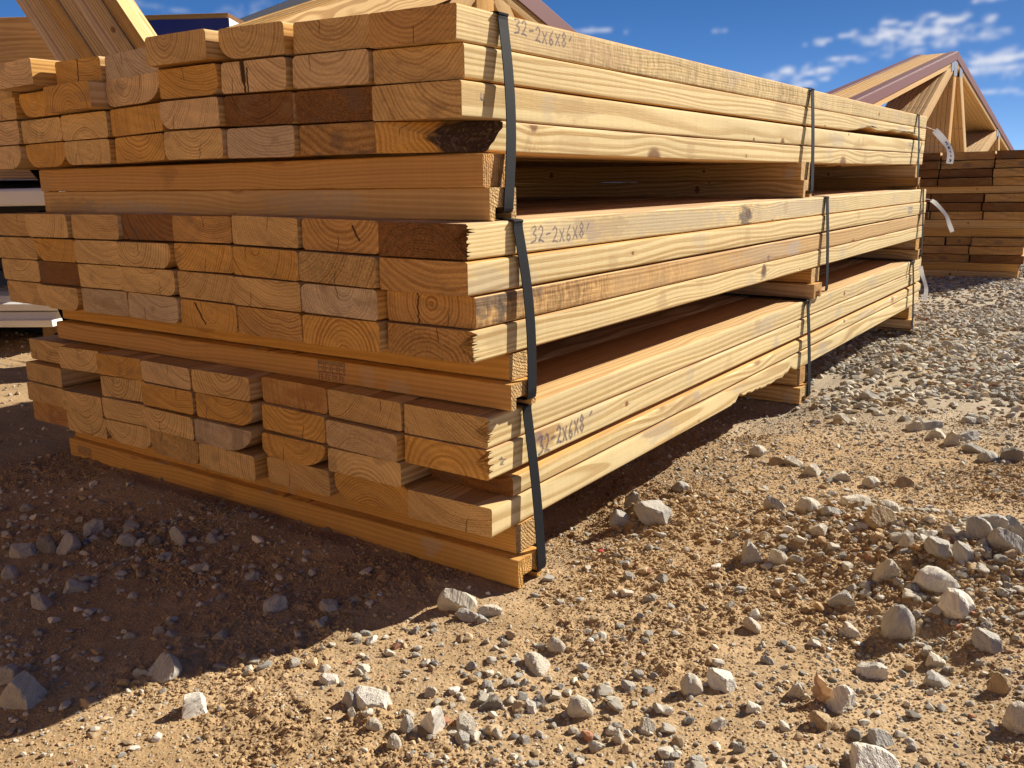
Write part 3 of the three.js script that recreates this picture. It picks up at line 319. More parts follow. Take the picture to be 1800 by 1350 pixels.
tag(bundleObj[3], [[0.004, 0.644, -2.445], [0.027, 0.618, -2.454], [0.047, 0.59, -2.461], [0.056, 0.563, -2.46], [0.056, 0.536, -2.452]], 0.022, [[-0.004, 0.652, -2.31], [-0.004, 0.650, -2.38], [0.004, 0.644, -2.445]], true);
tag(bundleObj[2], [[0.022, 0.42, -2.389], [0.031, 0.413, -2.4], [0.052, 0.39, -2.408], [0.068, 0.368, -2.414], [0.079, 0.341, -2.414], [0.089, 0.317, -2.415]], 0.013, [[0.012, 0.425, -2.335], [0.018, 0.424, -2.365], [0.022, 0.42, -2.389]]);
tag(bundleObj[1], [[0.018, 0.21, -2.327], [0.023, 0.188, -2.329], [0.035, 0.156, -2.33], [0.041, 0.133, -2.328], [0.04, 0.1, -2.318]], 0.013, [[0.014, 0.214, -2.28], [0.016, 0.214, -2.305], [0.018, 0.21, -2.327]]);
const BIG=[[-0.017,0.05,0.0451,0.0383,"P","pale pointed limestone rock at the shadow edge before the lowest runner"],
[0.009,0.063,0.0268,0.0161,"G","grey angular stone touching the foot of the pale pointed rock"],
[0.025,0.04,0.0298,0.0176,"P","pale wedge stone right of the pale pointed rock"],
[0.029,0.063,0.0173,0.0146,"G","small grey block in front of the pale pointed rock"],
[-0.094,0.359,0.0321,0.0266,"W","chalky white flat rock just outside the big shadow"],
[-0.181,0.338,0.0359,0.0276,"G","squarish blue grey rock inside the shadow edge"],
[-0.194,0.353,0.0178,0.013,"G","low stone leaning on the squarish blue grey rock"],
[-0.254,0.444,0.0481,0.0378,"G","largest slab of rock in the shade at the left edge"],
[-0.309,0.436,0.0273,0.0213,"G","rounded rock tucked behind the large shaded slab"],
[-0.58,0.226,0.0336,0.0288,"G","upright rounded rock in the shaded cluster by the left edge"],
[-0.62,0.267,0.0365,0.0238,"G","broad domed rock leftmost in the shaded cluster"],
[-0.607,0.24,0.0323,0.0258,"D","dark rounded rock between the two domes of the shaded cluster"],
[-0.453,0.286,0.0405,0.0231,"G","oval rock below the shaded cluster"],
[-0.441,0.332,0.032,0.0153,"G","small pale oval rock under the shaded cluster"],
[-0.564,0.313,0.0211,0.0211,"G","small stone at the left edge of the shaded cluster"],
[-0.476,0.117,0.0279,0.0263,"G","triangular rock alone in the middle of the shade"],
[-0.44,0.091,0.0263,0.0213,"G","rough stone right of the triangular shaded rock"],
[-0.574,0.133,0.0305,0.0186,"G","rounded stone in the upper row of shaded stones"],
[-0.533,0.164,0.0279,0.018,"G","flat stone in the lower row of shaded stones"],
[-0.499,0.144,0.0228,0.0195,"D","dark stone between the shaded rows"],
[-0.198,0.177,0.0301,0.0219,"G","lone shaded rock with a pointed right end"],
[-0.143,0.139,0.0232,0.0123,"G","flat blue grey stone deep in the shade"],
[-0.611,0.171,0.0302,0.0218,"G","angular stone above the shaded cluster"],
[0.04,0.253,0.0426,0.019,"W","long white flat stone in the sunlit foreground"],
[0.021,0.267,0.0168,0.0146,"G","grey stone touching the long white flat stone"],
[0.038,0.278,0.0109,0.0142,"P","small upright stone under the long white flat stone"],
[0.114,0.245,0.0267,0.0278,"W","mottled white slab lying tilted in the foreground"],
[0.095,0.265,0.015,0.0192,"G","dark faced block left of the mottled white slab"],
[0.068,0.28,0.016,0.0117,"P","pale stone left of the dark faced block"],
[0.138,0.228,0.0235,0.0139,"P","white topped wedge right of the mottled slab"],
[0.148,0.245,0.0156,0.0115,"G","grey cube below the white topped wedge"],
[0.169,0.223,0.0137,0.0137,"P","pale block right of the white topped wedge"],
[0.102,0.289,0.0134,0.0154,"P","small two toned stone near the bottom edge"],
[0.213,0.149,0.0273,0.023,"P","rounded cream rock in the foreground right of centre"],
[0.137,0.106,0.0335,0.0132,"P","long cream stone lying flat below the stack corner"],
[0.173,0.172,0.0133,0.0144,"W","sharp white stone between slab and cream rock"],
[0.176,0.157,0.0123,0.0123,"G","blue grey round stone beside the sharp white stone"],
[0.14,0.188,0.0232,0.0111,"D","dark hollow stone left of the blue grey round stone"],
[0.138,0.072,0.0186,0.0161,"P","tan blocky stone beneath the straps of the stack"],
[0.018,-0.294,0.0356,0.0305,"G","square grey rock beside the stack shadow"],
[0.057,-0.326,0.0529,0.0358,"G","large split grey rock beside the stack shadow"],
[-0.021,-0.4,0.0257,0.0312,"G","upright slab in the strip of shadow beside the stack"],
[0.011,-0.513,0.0328,0.0193,"G","grey stone on the crumbly dirt right of the stack"],
[0.116,-0.136,0.0175,0.0146,"G","small pointed grey stone alone on smooth dirt"],
[0.279,0.137,0.0158,0.0127,"P","pale stone in the bottom gravel patch"],
[0.265,0.166,0.0135,0.0188,"P","upright grey tan stone in the bottom gravel patch"],
[0.288,0.061,0.0249,0.0238,"P","pale rounded rock left of the dry leaf"],
[0.311,0.033,0.0287,0.0218,"W","chalky round rock nearest left of the dry leaf"],
[0.295,-0.095,0.0219,0.0193,"P","tilted pale stone on the smooth slope"],
[0.229,-0.261,0.0302,0.0332,"G","faceted grey rock above the rock pile"],
[0.258,-0.276,0.0285,0.0195,"P","light flat rock beside the faceted grey rock"],
[0.29,-0.361,0.0328,0.0172,"P","flat cream rock at the upper left of the rock pile"],
[0.202,-0.43,0.0324,0.0239,"G","grey rock at the top of the crumbly bank"],
[0.249,-0.429,0.04,0.0233,"P","cream rock at the top of the crumbly bank"],
[0.3,-0.493,0.0491,0.0237,"P","twin cream rock on the crest of the pile"],
[0.289,-0.415,0.0275,0.0161,"G","small grey stone on the crest of the pile"],
[0.35,-0.468,0.0342,0.0228,"P","cream stone at the crest, right of the twin rock"],
[0.353,-0.405,0.0422,0.025,"T","tan boulder embedded in the crest of the pile"],
[0.394,-0.285,0.0338,0.0295,"P","blocky cream rock in the middle of the pile"],
[0.402,-0.355,0.0221,0.0191,"P","small cream block above the big oval rock"],
[0.427,-0.175,0.0396,0.0472,"G","largest upright grey rock in front of the pile"],
[0.448,-0.283,0.0506,0.0273,"W","big smooth oval white rock on the pile"],
[0.476,-0.237,0.043,0.0326,"W","round rough white rock below the oval white rock"],
[0.363,-0.207,0.0339,0.0163,"G","dark topped flat stone left of the largest grey rock"],
[0.384,-0.151,0.0332,0.0204,"P","broken pale rock left of the largest grey rock"],
[0.362,-0.102,0.015,0.0113,"W","small white stone on the slope below the pile"],
[0.425,-0.082,0.0328,0.0176,"W","flat white rock below the largest grey rock"],
[0.482,-0.097,0.0298,0.0206,"G","grey oval rock at the foot of the pile"],
[0.475,-0.138,0.0276,0.018,"P","cream stone above the grey oval rock"],
[0.519,-0.182,0.0303,0.0242,"G","flat grey slab right of the pile foot"],
[0.479,-0.47,0.043,0.0292,"G","pitted grey rock at the right end of the crest"],
[0.503,-0.509,0.0344,0.0281,"G","dim grey rock at the right edge of the crest"],
[0.473,-0.395,0.0365,0.0321,"G","large grey block in the right part of the pile"],
[0.51,-0.382,0.0426,0.0355,"G","broad pale block at the right edge of the pile"],
[0.522,-0.436,0.0294,0.0294,"G","grey rock cut by the right edge of the picture"],
[0.44,-0.341,0.0315,0.0215,"G","grey rock behind the oval white rock"],
[0.469,-0.334,0.0253,0.0295,"G","upright grey block between the oval rock and the broad block"],
[0.49,-0.352,0.0169,0.0155,"P","small pale stone under the broad block"],
[0.426,-0.262,0.0178,0.0164,"G","grey stone wedged left of the oval white rock"],
[0.419,-0.001,0.0295,0.023,"W","angular white rock right of the dry leaf"],
[0.377,0.007,0.019,0.019,"P","cream stone shadowed by the dry leaf"],
[0.412,0.042,0.0222,0.0169,"T","round tan stone below the dry leaf"],
[0.35,0.057,0.0208,0.0153,"W","chalky stone left of the round tan stone"],
[0.362,0.119,0.0122,0.0112,"G","small grey round stone near the bottom edge"],
[0.465,0.085,0.044,0.0215,"W","big white slab cut by the bottom edge"],
[0.463,0.043,0.0213,0.0132,"G","flat blue grey stone above the big white slab"],
[0.563,-0.047,0.0292,0.0292,"P","round pitted boulder at the right edge near the corner"],
[0.538,-0.105,0.0224,0.0213,"T","brown rock in its own shadow by the right edge"],
[0.269,-1.055,0.0321,0.0229,"P","leftmost stone in the row of pale stones on the gravel"],
[0.296,-1.086,0.0438,0.0207,"G","flat grey stone behind the row of pale stones"],
[0.32,-1.007,0.0487,0.0244,"P","long grey stone in the row of pale stones"],
[0.354,-0.962,0.0363,0.032,"P","upright oval stone in the middle of the pale row"],
[0.374,-1.011,0.0413,0.0196,"G","grey stone behind the upright oval stone"],
[0.398,-0.928,0.0414,0.0166,"G","low stone right of the upright oval stone"],
[0.423,-0.88,0.0381,0.0201,"G","rounded stone near the right end of the row"],
[0.458,-0.897,0.0379,0.0259,"D","dark stone ending the row of pale stones"],
[0.384,-0.954,0.0274,0.0211,"P","small cream stone in the row of pale stones"],
[0.061,-0.741,0.0382,0.0212,"P","oval pale stone on dirt beyond the smooth track"],
[0.109,-0.701,0.0327,0.0164,"T","tan pebble right of the oval pale stone"],
[0.137,-0.714,0.0348,0.0164,"P","cream stone on the far dirt track"],
[0.186,-0.668,0.0391,0.0254,"P","two lobed pale stone on the far dirt track"],
[0.233,-0.669,0.0385,0.0173,"P","shell shaped stone on the far dirt track"],
[0.281,-0.663,0.0321,0.0189,"P","cream stone in the cluster on the far track"],
[0.327,-0.686,0.0356,0.0206,"T","brown stone with a dark hollow on the far track"],
[0.134,-1.048,0.0429,0.0214,"P","pale flat stone below the middle runner"],
[0.14,-1.247,0.0492,0.0233,"G","grey flat stone on the edge of the far gravel"]];
// ---------------------------------------------------------------- other lumber in the yard
const plankCache = {};
function plank(w, h, len, v) { const key = [w, h, len, v].join(); if (plankCache[key]) return plankCache[key]; const ek = Object.keys(cells).filter((k) => { if (v < 20) return true; const [b, r, c] = k.split('-'); const q = BUNDLES[b].rows[r][c]; return 'DR'.includes(q[0]) && !(q[5] && q[5].bark); }).map((k) => cells[k]); const P = section(w, h, {}, 0, 0.0028); const side = h > 0.06 ? FACE[v % 4] : PLAIN[v % 4], tb = w > 0.06 ? FACE[(v + 1) % 4] : PLAIN[(v + 1) % 4];
  return plankCache[key] = boardGeo(P, len, { nz: 1, right: side, left: side, top: tb, bottom: tb, end: ek[(v * 13 + 5) % ek.length], ulen: len * 1.001, vh: h * 1.06, vw: w * 1.03, ew: w * 1.05, eh: h * 1.08 }); }
function plankAlong(parent, name, a, b, w, h, v, up = V(0, 1, 0)) { // centre line from a to b; w is across, h along "up"
  const d = b.clone().sub(a), len = d.length(), z = d.clone().normalize().negate(), x = up.clone().cross(z).normalize(), y = z.clone().cross(x); const m = mesh(name, plank(w, h, +len.toFixed(3), v), WOOD, parent); m.position.copy(a); m.quaternion.setFromRotationMatrix(new THREE.Matrix4().makeBasis(x, y, z)); return m; }
// second stack behind the near one: ends of wide boards, in shade
{
  const defs = [['lowest bundle of the shaded wide board stack at right', 3, 0.078, 0.150, 0.042], ['middle bundle of the shaded wide board stack at right', 3, 0.286, 0.190, 0.042], ['upper bundle of the shaded wide board stack at right', 4, 0.446, 0.220, 0.0412]]; const base = [0, 0.204, 0.412];
  defs.forEach(([label, rows, y0, xr, pitch], bi) => { const G = group('wide_board_bundle', label, 'lumber bundle', [0, 0, -4.02], 'bundles of the second lumber stack'); G.rotation.y = 0.05; const R = rng(70 + bi);
    for (let r = 0; r < rows; r++) { let x = xr + (R() - 0.5) * 0.01; for (let c = 0; c < 6; c++) { const w = bi === 0 && r === 2 && c === 1 ? 0.115 : 0.234; const m = mesh('board', plank(w - 0.006, 0.0375, 3.66, 20 + Math.floor(R() * 8)), WOOD, G); m.position.set(x - w / 2, y0 + pitch * (r + 0.5) - 0.0005, (R() - 0.5) * 0.05); m.rotation.z = (R() - 0.5) * 0.022; x -= w + R() * 0.003; } }
    const n = y0 - base[bi] > 0.06 ? 2 : 1, h = (y0 - base[bi]) / n; for (const z of [-0.06, -1.8, -3.5]) for (let k = 0; k < n; k++) plankAlong(G, 'runner', V(xr - 0.02, base[bi] + h * (k + 0.5), z), V(-1.3, base[bi] + h * (k + 0.5), z), 0.085, h - 0.001, k + bi);
    for (const z of [-0.35, -1.9, -3.3]) { const yt = y0 + rows * pitch + 0.001, st = [V(-0.3, yt, z), V(xr - 0.002, yt, z), V(xr + 0.004, yt - 0.005, z), V(xr + 0.004, lerp(yt, base[bi], 0.5), z), V(xr - 0.03, base[bi] + 0.02, z), V(xr - 0.1, base[bi] + 0.015, z)]; mesh('strap', ribbon(st, 0.03, 0.001), strapMat, G); }
  });
}
// packs of roof trusses standing on the lumber
const plateMat = new THREE.MeshStandardMaterial({ color: lin(0.42, 0.43, 0.44), roughness: 0.42, metalness: 0.7 });
const maroon = new THREE.MeshStandardMaterial({ color: lin(0.135, 0.022, 0.026), roughness: 0.62 });
function trussPack(label, X, L, A, Rr, n, depth, webs, trimLeft = true) {
  const G = group('roof_truss_pack', label, 'roof trusses', [0, 0, 0], 'packs of pine roof trusses'); const T = new THREE.Group(); T.name = 'truss';
  const P = (q, x = 0) => V(x, q[1], q[0]), at = (p, q, t) => [lerp(p[0], q[0], t), lerp(p[1], q[1], t)]; const th = 0.0365;
  const sub = (q, d) => [q[0], q[1] - d]; const h2 = depth / 2;
  plankAlong(T, 'top_chord', P(sub(L, h2)), P(sub(A, h2)), th, depth, 0); plankAlong(T, 'top_chord', P(sub(A, h2)), P(sub(Rr, h2)), th, depth, 1);
  const lo = Math.min(L[1], Rr[1]) - depth, bl = [L[0] - 0.3 * Math.sign(L[0] - A[0]), lo], br = [Rr[0] - 0.3 * Math.sign(Rr[0] - A[0]), lo]; plankAlong(T, 'bottom_chord', P(bl), P(br), th, 0.089, 2);
  plankAlong(T, 'king_post', V(0.0005, A[1] - depth * 1.1, A[0]), V(0.0005, lo + 0.05, A[0]), th, 0.135, 3, V(0, 0, 1));
  for (const [s1, t1, s2, t2, w] of webs) { const top = at(A, s1 < 0 ? L : Rr, t1), bot = at([A[0], lo], s2 < 0 ? bl : br, t2); plankAlong(T, 'web', P([top[0], top[1] - depth * 0.98]), P([bot[0], bot[1] + 0.045]), th, w, 1, V(0, 0, 1)); }
  for (let i = 0; i < n; i++) { const c = i ? T.clone() : T; c.position.x = X - 0.0385 * (i + 0.5); c.position.z = (hash2(i, 4, n) - 0.5) * 0.012; G.add(c); }
  // pressed nail plates at the joints of the outermost truss
  const plate = (z, y, w, h, a) => { const m = mesh('nail_plate', new THREE.BoxGeometry(0.002, h, w), plateMat, G); m.position.set(X + 0.0015, y, z); m.rotation.x = a; };
  if (trimLeft) { plate(A[0], A[1] - depth * 1.25, 0.16, 0.13, 0); plate(A[0], lo + 0.03, 0.2, 0.12, 0); for (const [s1, t1, s2, t2] of webs) { const top = at(A, s1 < 0 ? L : Rr, t1), bot = at([A[0], lo], s2 < 0 ? bl : br, t2); plate(top[0], top[1] - depth * 0.9, 0.14, 0.09, 0.2); plate(bot[0], bot[1] + 0.03, 0.16, 0.09, 0); } }
  // folded metal rake trim over the outer trusses
  const bar = (a, b, x, w, h, dy) => { const d = b.clone().sub(a), len = d.length(), g = new RoundedBoxGeometry(w, h, len, 2, 0.0015), m = mesh('metal_trim', g, maroon, G); const c = a.clone().add(b).multiplyScalar(0.5); m.position.set(x, c.y + dy, c.z); m.rotation.x = Math.atan2(d.y, -d.z); };
  for (const [p, q] of trimLeft ? [[L, A], [A, Rr]] : [[A, Rr]]) { bar(P(p), P(q), X - 0.034, 0.076, 0.006, 0.005); bar(P(p), P(q), X + 0.006, 0.005, depth * 0.62, -depth * 0.29); bar(P(p), P(q), X - 0.0385 * n + 0.03, 0.07, 0.006, 0.005); }
  return G;
}
const trR = trussPack('distant pack of gabled roof trusses with maroon rake trim at right', -0.98, [-3.62, 0.67], [-8.47, 1.60], [-14.0, 0.69], 9, 0.115, [[-1, 0.03, -1, 0.42, 0.12], [1, 0.05, 1, 0.20, 0.12], [1, 0.55, 1, 0.30, 0.12], [1, 0.58, 1, 0.66, 0.12], [1, 0.86, 1, 0.66, 0.12], [-1, 0.62, -1, 0.42, 0.12], [-1, 0.66, -1, 0.8, 0.12]]);
const trL = trussPack('nearer pack of roof trusses with maroon trim behind the stack top', -2.0, [-0.95, 0.905], [-2.67, 1.536], [-4.7, 0.895], 9, 0.14, [[-1, 0.06, -1, 0.5, 0.1], [1, 0.05, 1, 0.35, 0.1], [-1, 0.55, -1, 0.5, 0.1], [1, 0.6, 1, 0.35, 0.1]], false);
// low lumber pile carrying the nearer trusses
{ const G = group('lumber_pile', 'low pile of boards under the nearer roof trusses', 'lumber pile', [0, 0, 0]); for (let r = 0; r < 17; r++) for (let c = 0; c < 2; c++) { const m = mesh('board', plank(0.234, 0.0385, 3.05, r + c), WOOD, G); m.position.set(-2.06 - c * 0.236, 0.02 + 0.041 * r + 0.008, -1.35 + 0.01 * ((r * 7) % 3)); } }
// timbers leaning in a slanted pack at the upper left
{
  const G = group('leaning_timbers', 'slanted pack of pine timbers with one sunlit face behind the left end', 'timbers', [0, 0, 0]); const l = V(-0.55, 0.82, 0.16).normalize(), vw = V(-0.93, 0.12, -0.36).normalize(); let r = vw.clone().cross(V(0, 1, 0)).normalize(); const ph = 0.76; let a = r.clone().multiplyScalar(Math.cos(ph)).addScaledVector(vw, -Math.sin(ph)); a.addScaledVector(l, -a.dot(l)).normalize(); const b = l.clone().cross(a).normalize(); if (b.dot(vw) < 0) b.negate();
  const e0 = V(-1.869, 0.915, -0.829).addScaledVector(l, -1.12); for (let i = 0; i < 7; i++) { const c = e0.clone().addScaledVector(a, -0.0385 * (i + 0.5)).addScaledVector(b, 0.07 - 0.004 * ((i * 5) % 3)); plankAlong(G, 'timber', c, c.clone().addScaledVector(l, 2.3), 0.0375, 0.14, i, b); }
}
// deep beams, a black wrapped pack and white trim beside the left end of the stack
{
  const d = V(0.80, 0, -0.60), nrm = V(0.6, 0, 0.8); const G = group('timber_beams', 'two deep pine beams lying shaded at the far upper left', 'beams', [0, 0, 0]);
  for (const [y, k] of [[0.955, 0], [0.70, 1]]) { const c = V(-2.36, y, -1.03).addScaledVector(nrm, -0.02 * k); plankAlong(G, 'beam', c, c.clone().addScaledVector(d, -2.6), 0.13, 0.25, 1 + k * 2); }
  const lit = group('bearer_board', 'sunlit pine board glimpsed through the gap under the top bundle', 'board', [0, 0, 0]); plankAlong(lit, 'board', V(-2.43, 0.566, 0.7), V(-2.43, 0.566, -2.4), 0.14, 0.036, 0);
  const black = new THREE.MeshPhysicalMaterial({ color: lin(0.012, 0.012, 0.014), roughness: 0.5 }); const pk = group('black_wrapped_pack', 'black plastic wrapped pack behind the left end of the stack', 'wrapped pack', [-3.5, 0.25, -1.3]); const bg = new RoundedBoxGeometry(2.1, 0.295, 1.5, 4, 0.03), bp = bg.attributes.position; for (let i = 0; i < bp.count; i++) bp.setZ(i, bp.getZ(i) + 0.01 * n2(bp.getX(i) * 9, bp.getY(i) * 9, 3)); bg.computeVertexNormals(); const m = mesh('wrap', bg, black, pk); m.position.y = 0.148;
  for (const z of [-0.5, 0.5]) { const q = mesh('block', new RoundedBoxGeometry(1.9, 0.25, 0.09, 2, 0.004), black, pk); q.position.set(0, -0.125, z); }
  const white = new THREE.MeshStandardMaterial({ color: lin(0.76, 0.75, 0.74), roughness: 0.45 }); const prof = new THREE.Shape([[0, 0], [0.118, 0], [0.12, 0.004], [0.12, 0.018], [0.105, 0.023], [0.088, 0.040], [0.03, 0.046], [0, 0.046]].map((p) => new THREE.Vector2(...p)));
  const tg = new THREE.ExtrudeGeometry(prof, { depth: 2.6, bevelEnabled: true, bevelSize: 0.002, bevelThickness: 0.002, bevelSegments: 2 });
  const labs = ['lower white moulded trim length on the ground at left', 'upper white moulded trim length on the ground at left', 'backmost white moulded trim length of the trio at left']; const spots = [[-2.26, 0.086, -0.70], [-2.235, 0.136, -0.735], [-2.36, 0.136, -0.84]];
  spots.forEach((p, i) => { const o = group('white_trim', labs[i], 'trim', p, 'white trim lengths'); const q = mesh('trim_length', tg, white, o), z = V(-0.86, 0, 0.51 - 0.03 * i).normalize(), x = V(0, 1, 0).cross(z); q.quaternion.setFromRotationMatrix(new THREE.Matrix4().makeBasis(x, V(0, 1, 0), z)); });
  const bear = group('timber_bearer', 'dark timber bearer under the white trim lengths', 'bearer', [0, 0, 0]); plankAlong(bear, 'timber', V(-3.0, 0.041, -0.15), V(-3.3, 0.041, -1.0), 0.09, 0.085, 3); plankAlong(bear, 'timber', V(-2.45, 0.041, -0.72), V(-2.6, 0.041, -1.25), 0.09, 0.085, 3);
  const wp = group('white_wrapped_boards', 'shaded white wrapped board pack glimpsed left of the middle bundle', 'wrapped boards', [-2.33, 0.49, -0.71]); const wm = mesh('wrap', new RoundedBoxGeometry(1.6, 0.054, 0.5, 4, 0.012), white, wp); wm.position.set(-0.72, 0, -0.02); wm.rotation.y = 0.6; wm.position.set(-0.66, 0, 0.30);
  const ps = group('pack_stand', 'black crate block carrying the white wrapped boards', 'block', [-3.0, 0, -0.35]); const pb = mesh('block', new RoundedBoxGeometry(0.5, 0.47, 0.12, 2, 0.01), black, ps); pb.position.y = 0.225;
}
// lumber pack in printed wrap
{
  const N = 512, px = new Uint8Array(N * 256 * 4); for (let j = 0; j < 256; j++) for (let i = 0; i < N; i++) { const s = (1 - i / N) * 2.6, dep = (1 - j / 256) * 1.2; const edge = s < 0.12 ? 1 : s < 0.42 ? 0.085 + (0.42 - s) * 0.42 : 0.085 - 0.25 * (s - 0.42); const bl = dep < edge || (dep > 0.55 && dep < 0.8 + 0.1 * Math.sin(s * 3)); const v = 1 + 0.05 * n2(s * 20, dep * 14, 6), c = bl ? [0.012, 0.022, 0.19] : [0.70, 0.69, 0.69]; const k = (j * N + i) * 4; px[k] = enc(c[0] * v); px[k + 1] = enc(c[1] * v); px[k + 2] = enc(c[2] * v); px[k + 3] = 255; }
  const wrapMat = new THREE.MeshStandardMaterial({ map: dataTex(px, N, 256, true), roughness: 0.45 }), whiteWrap = new THREE.MeshStandardMaterial({ color: lin(0.70, 0.69, 0.69), roughness: 0.45 });
  const G = group('printed_wrap_pack', 'tall lumber pack in blue and white printed wrap at upper left', 'wrapped pack', [-3.80, 0, -2.62]); G.rotation.y = 0.585;
  const g = new THREE.BoxGeometry(2.6, 1.2, 1.2, 60, 30, 20), p = g.attributes.position; for (let i = 0; i < p.count; i++) { const x = p.getX(i), y = p.getY(i), z = p.getZ(i); const e = 0.012 * fbm(x * 6 + z * 4, y * 5, 3, 3); p.setXYZ(i, x + (Math.abs(x) > 1.29 ? e : 0), y, z + (Math.abs(z) > 0.59 ? e : 0)); } g.computeVertexNormals(); const m = mesh('wrap', g, [wrapMat, wrapMat, whiteWrap, whiteWrap, wrapMat, wrapMat], G); m.position.set(-1.3, 0.86, -0.6);
  const t = mesh('top_sheet', plank(1.18, 0.028, 2.58, 1), WOOD, G); t.position.set(-0.005, 1.476, -0.6); t.rotation.y = Math.PI / 2; for (const x of [-0.3, -2.2]) { const q = mesh('bearer', plank(0.1, 0.255, 1.15, 2), WOOD, G); q.position.set(x, 0.13, -0.02); }
}
// grey metal shed
{
  const G = group('metal_shed', 'grey metal shed with a sloping roof edge far behind the stack', 'shed', [-17, 0, -12.85]); G.rotation.y = 0.70; const wall = new THREE.MeshStandardMaterial({ color: lin(0.15, 0.16, 0.165), roughness: 0.6, metalness: 0.2 }), trim = new THREE.MeshStandardMaterial({ color: lin(0.34, 0.37, 0.38), roughness: 0.5 });
  const W = 5.4, rise = 0.95, H = 4.1, D = 9; const sh = new THREE.Shape([new THREE.Vector2(0, 0), new THREE.Vector2(W, 0), new THREE.Vector2(W, H), new THREE.Vector2(W / 2, H + rise), new THREE.Vector2(0, H)]); const g = new THREE.ExtrudeGeometry(sh, { depth: D, bevelEnabled: false }); g.translate(0, 0, -D); mesh('wall', g, wall, G);
  for (let i = 0; i < 18; i++) { const x = 0.15 + i * 0.3, h = H + rise * (1 - Math.abs(x / W * 2 - 1)) - 0.12; const q = mesh('wall_rib', new THREE.BoxGeometry(0.06, h, 0.03), wall, G); q.position.set(x, h / 2, 0.014); }
  const sl = Math.hypot(W / 2, rise); for (const s of [-1, 1]) { const r = mesh('roof', new THREE.BoxGeometry(sl + 0.3, 0.08, D + 0.5), trim, G); r.position.set(W / 2 + s * (W / 4 + 0.05), H + rise / 2 + 0.02, -D / 2); r.rotation.z = -s * Math.atan2(rise, W / 2); const f = mesh('roof_trim', new THREE.BoxGeometry(sl + 0.32, 0.2, 0.05), trim, G); f.position.set(W / 2 + s * (W / 4 + 0.05), H + rise / 2 - 0.06, 0.27); f.rotation.z = -s * Math.atan2(rise, W / 2); }
}

// sunlit lumber across the aisle, behind the photographer: its glow fills the shaded board ends
{
  const R = rng(88); [['long sunlit lumber stack across the aisle, on the truss side', -4.0], ['long sunlit lumber stack across the aisle, opposite the board ends', -0.25]].forEach(([label, x0]) => { const G = group('lumber_stack', label, 'lumber stack', [x0, 0, 2.25], 'lumber stacks across the aisle'); let y = 0.09;
    for (let r = 0; r < 26; r++) { for (let c = 0; c < 3; c++) { const m = mesh('board', plank(0.234, 0.0385, 3.66, R() < 0.5 ? 0 : 3), WOOD, G); m.position.set(1.83 + (R() - 0.5) * 0.03, y + 0.02, 0.12 + c * 0.236); m.rotation.y = Math.PI / 2; } y += 0.0395; if (r % 8 === 7) { for (const x of [-1.5, 0, 1.5]) { const q = mesh('runner', plank(0.085, 0.038, 0.7, 2), WOOD, G); q.position.set(x, y + 0.02, 0.71); } y += 0.0395; } } for (const x of [-1.5, 0, 1.5]) { const q = mesh('runner', plank(0.085, 0.088, 0.7, 2), WOOD, G); q.position.set(x, 0.045, 0.71); } });
}
// ---------------------------------------------------------------- stones
function rockGeo(seed, detail, planes) { const R = rng(seed), N = []; for (let i = 0; i < planes; i++) { const z = R() * 2 - 1, a = R() * Math.PI * 2, s = Math.sqrt(1 - z * z); N.push([s * Math.cos(a), z, s * Math.sin(a), 0.42 + 0.46 * R()]); }
  let g = new THREE.IcosahedronGeometry(1, detail); g.deleteAttribute('normal'); g.deleteAttribute('uv'); g = mergeVertices(g, 1e-4); const p = g.attributes.position; let mx = [0, 0, 0];
  for (let i = 0; i < p.count; i++) { const d = [p.getX(i), p.getY(i), p.getZ(i)], l = Math.hypot(...d); for (let k = 0; k < 3; k++) d[k] /= l; let r = 1.05; for (const [x, y, z, h] of N) { const c = d[0] * x + d[1] * y + d[2] * z; if (c > 0.05) r = Math.min(r, h / c); } r *= 1 + 0.045 * n2(d[0] * 4 + seed, d[1] * 4 + d[2] * 3, seed) + 0.03 * n2(d[0] * 11 + d[2] * 9, d[1] * 11, seed + 1); p.setXYZ(i, d[0] * r, d[1] * r, d[2] * r); for (let k = 0; k < 3; k++) mx[k] = Math.max(mx[k], Math.abs(d[k] * r)); }
  g.scale(1 / mx[0], 1 / mx[1], 1 / mx[2]); g = toCreasedNormals(g, detail < 3 ? 0.4 : 0.30); const q = g.attributes.position, uv = new Float32Array(q.count * 2); for (let i = 0; i < q.count; i++) { const x = q.getX(i), y = q.getY(i), z = q.getZ(i); uv[i * 2] = 0.5 + x * 0.3 + z * 0.13; uv[i * 2 + 1] = 0.5 + y * 0.3 + z * 0.17; } g.setAttribute('uv', new THREE.BufferAttribute(uv, 2)); return g; }
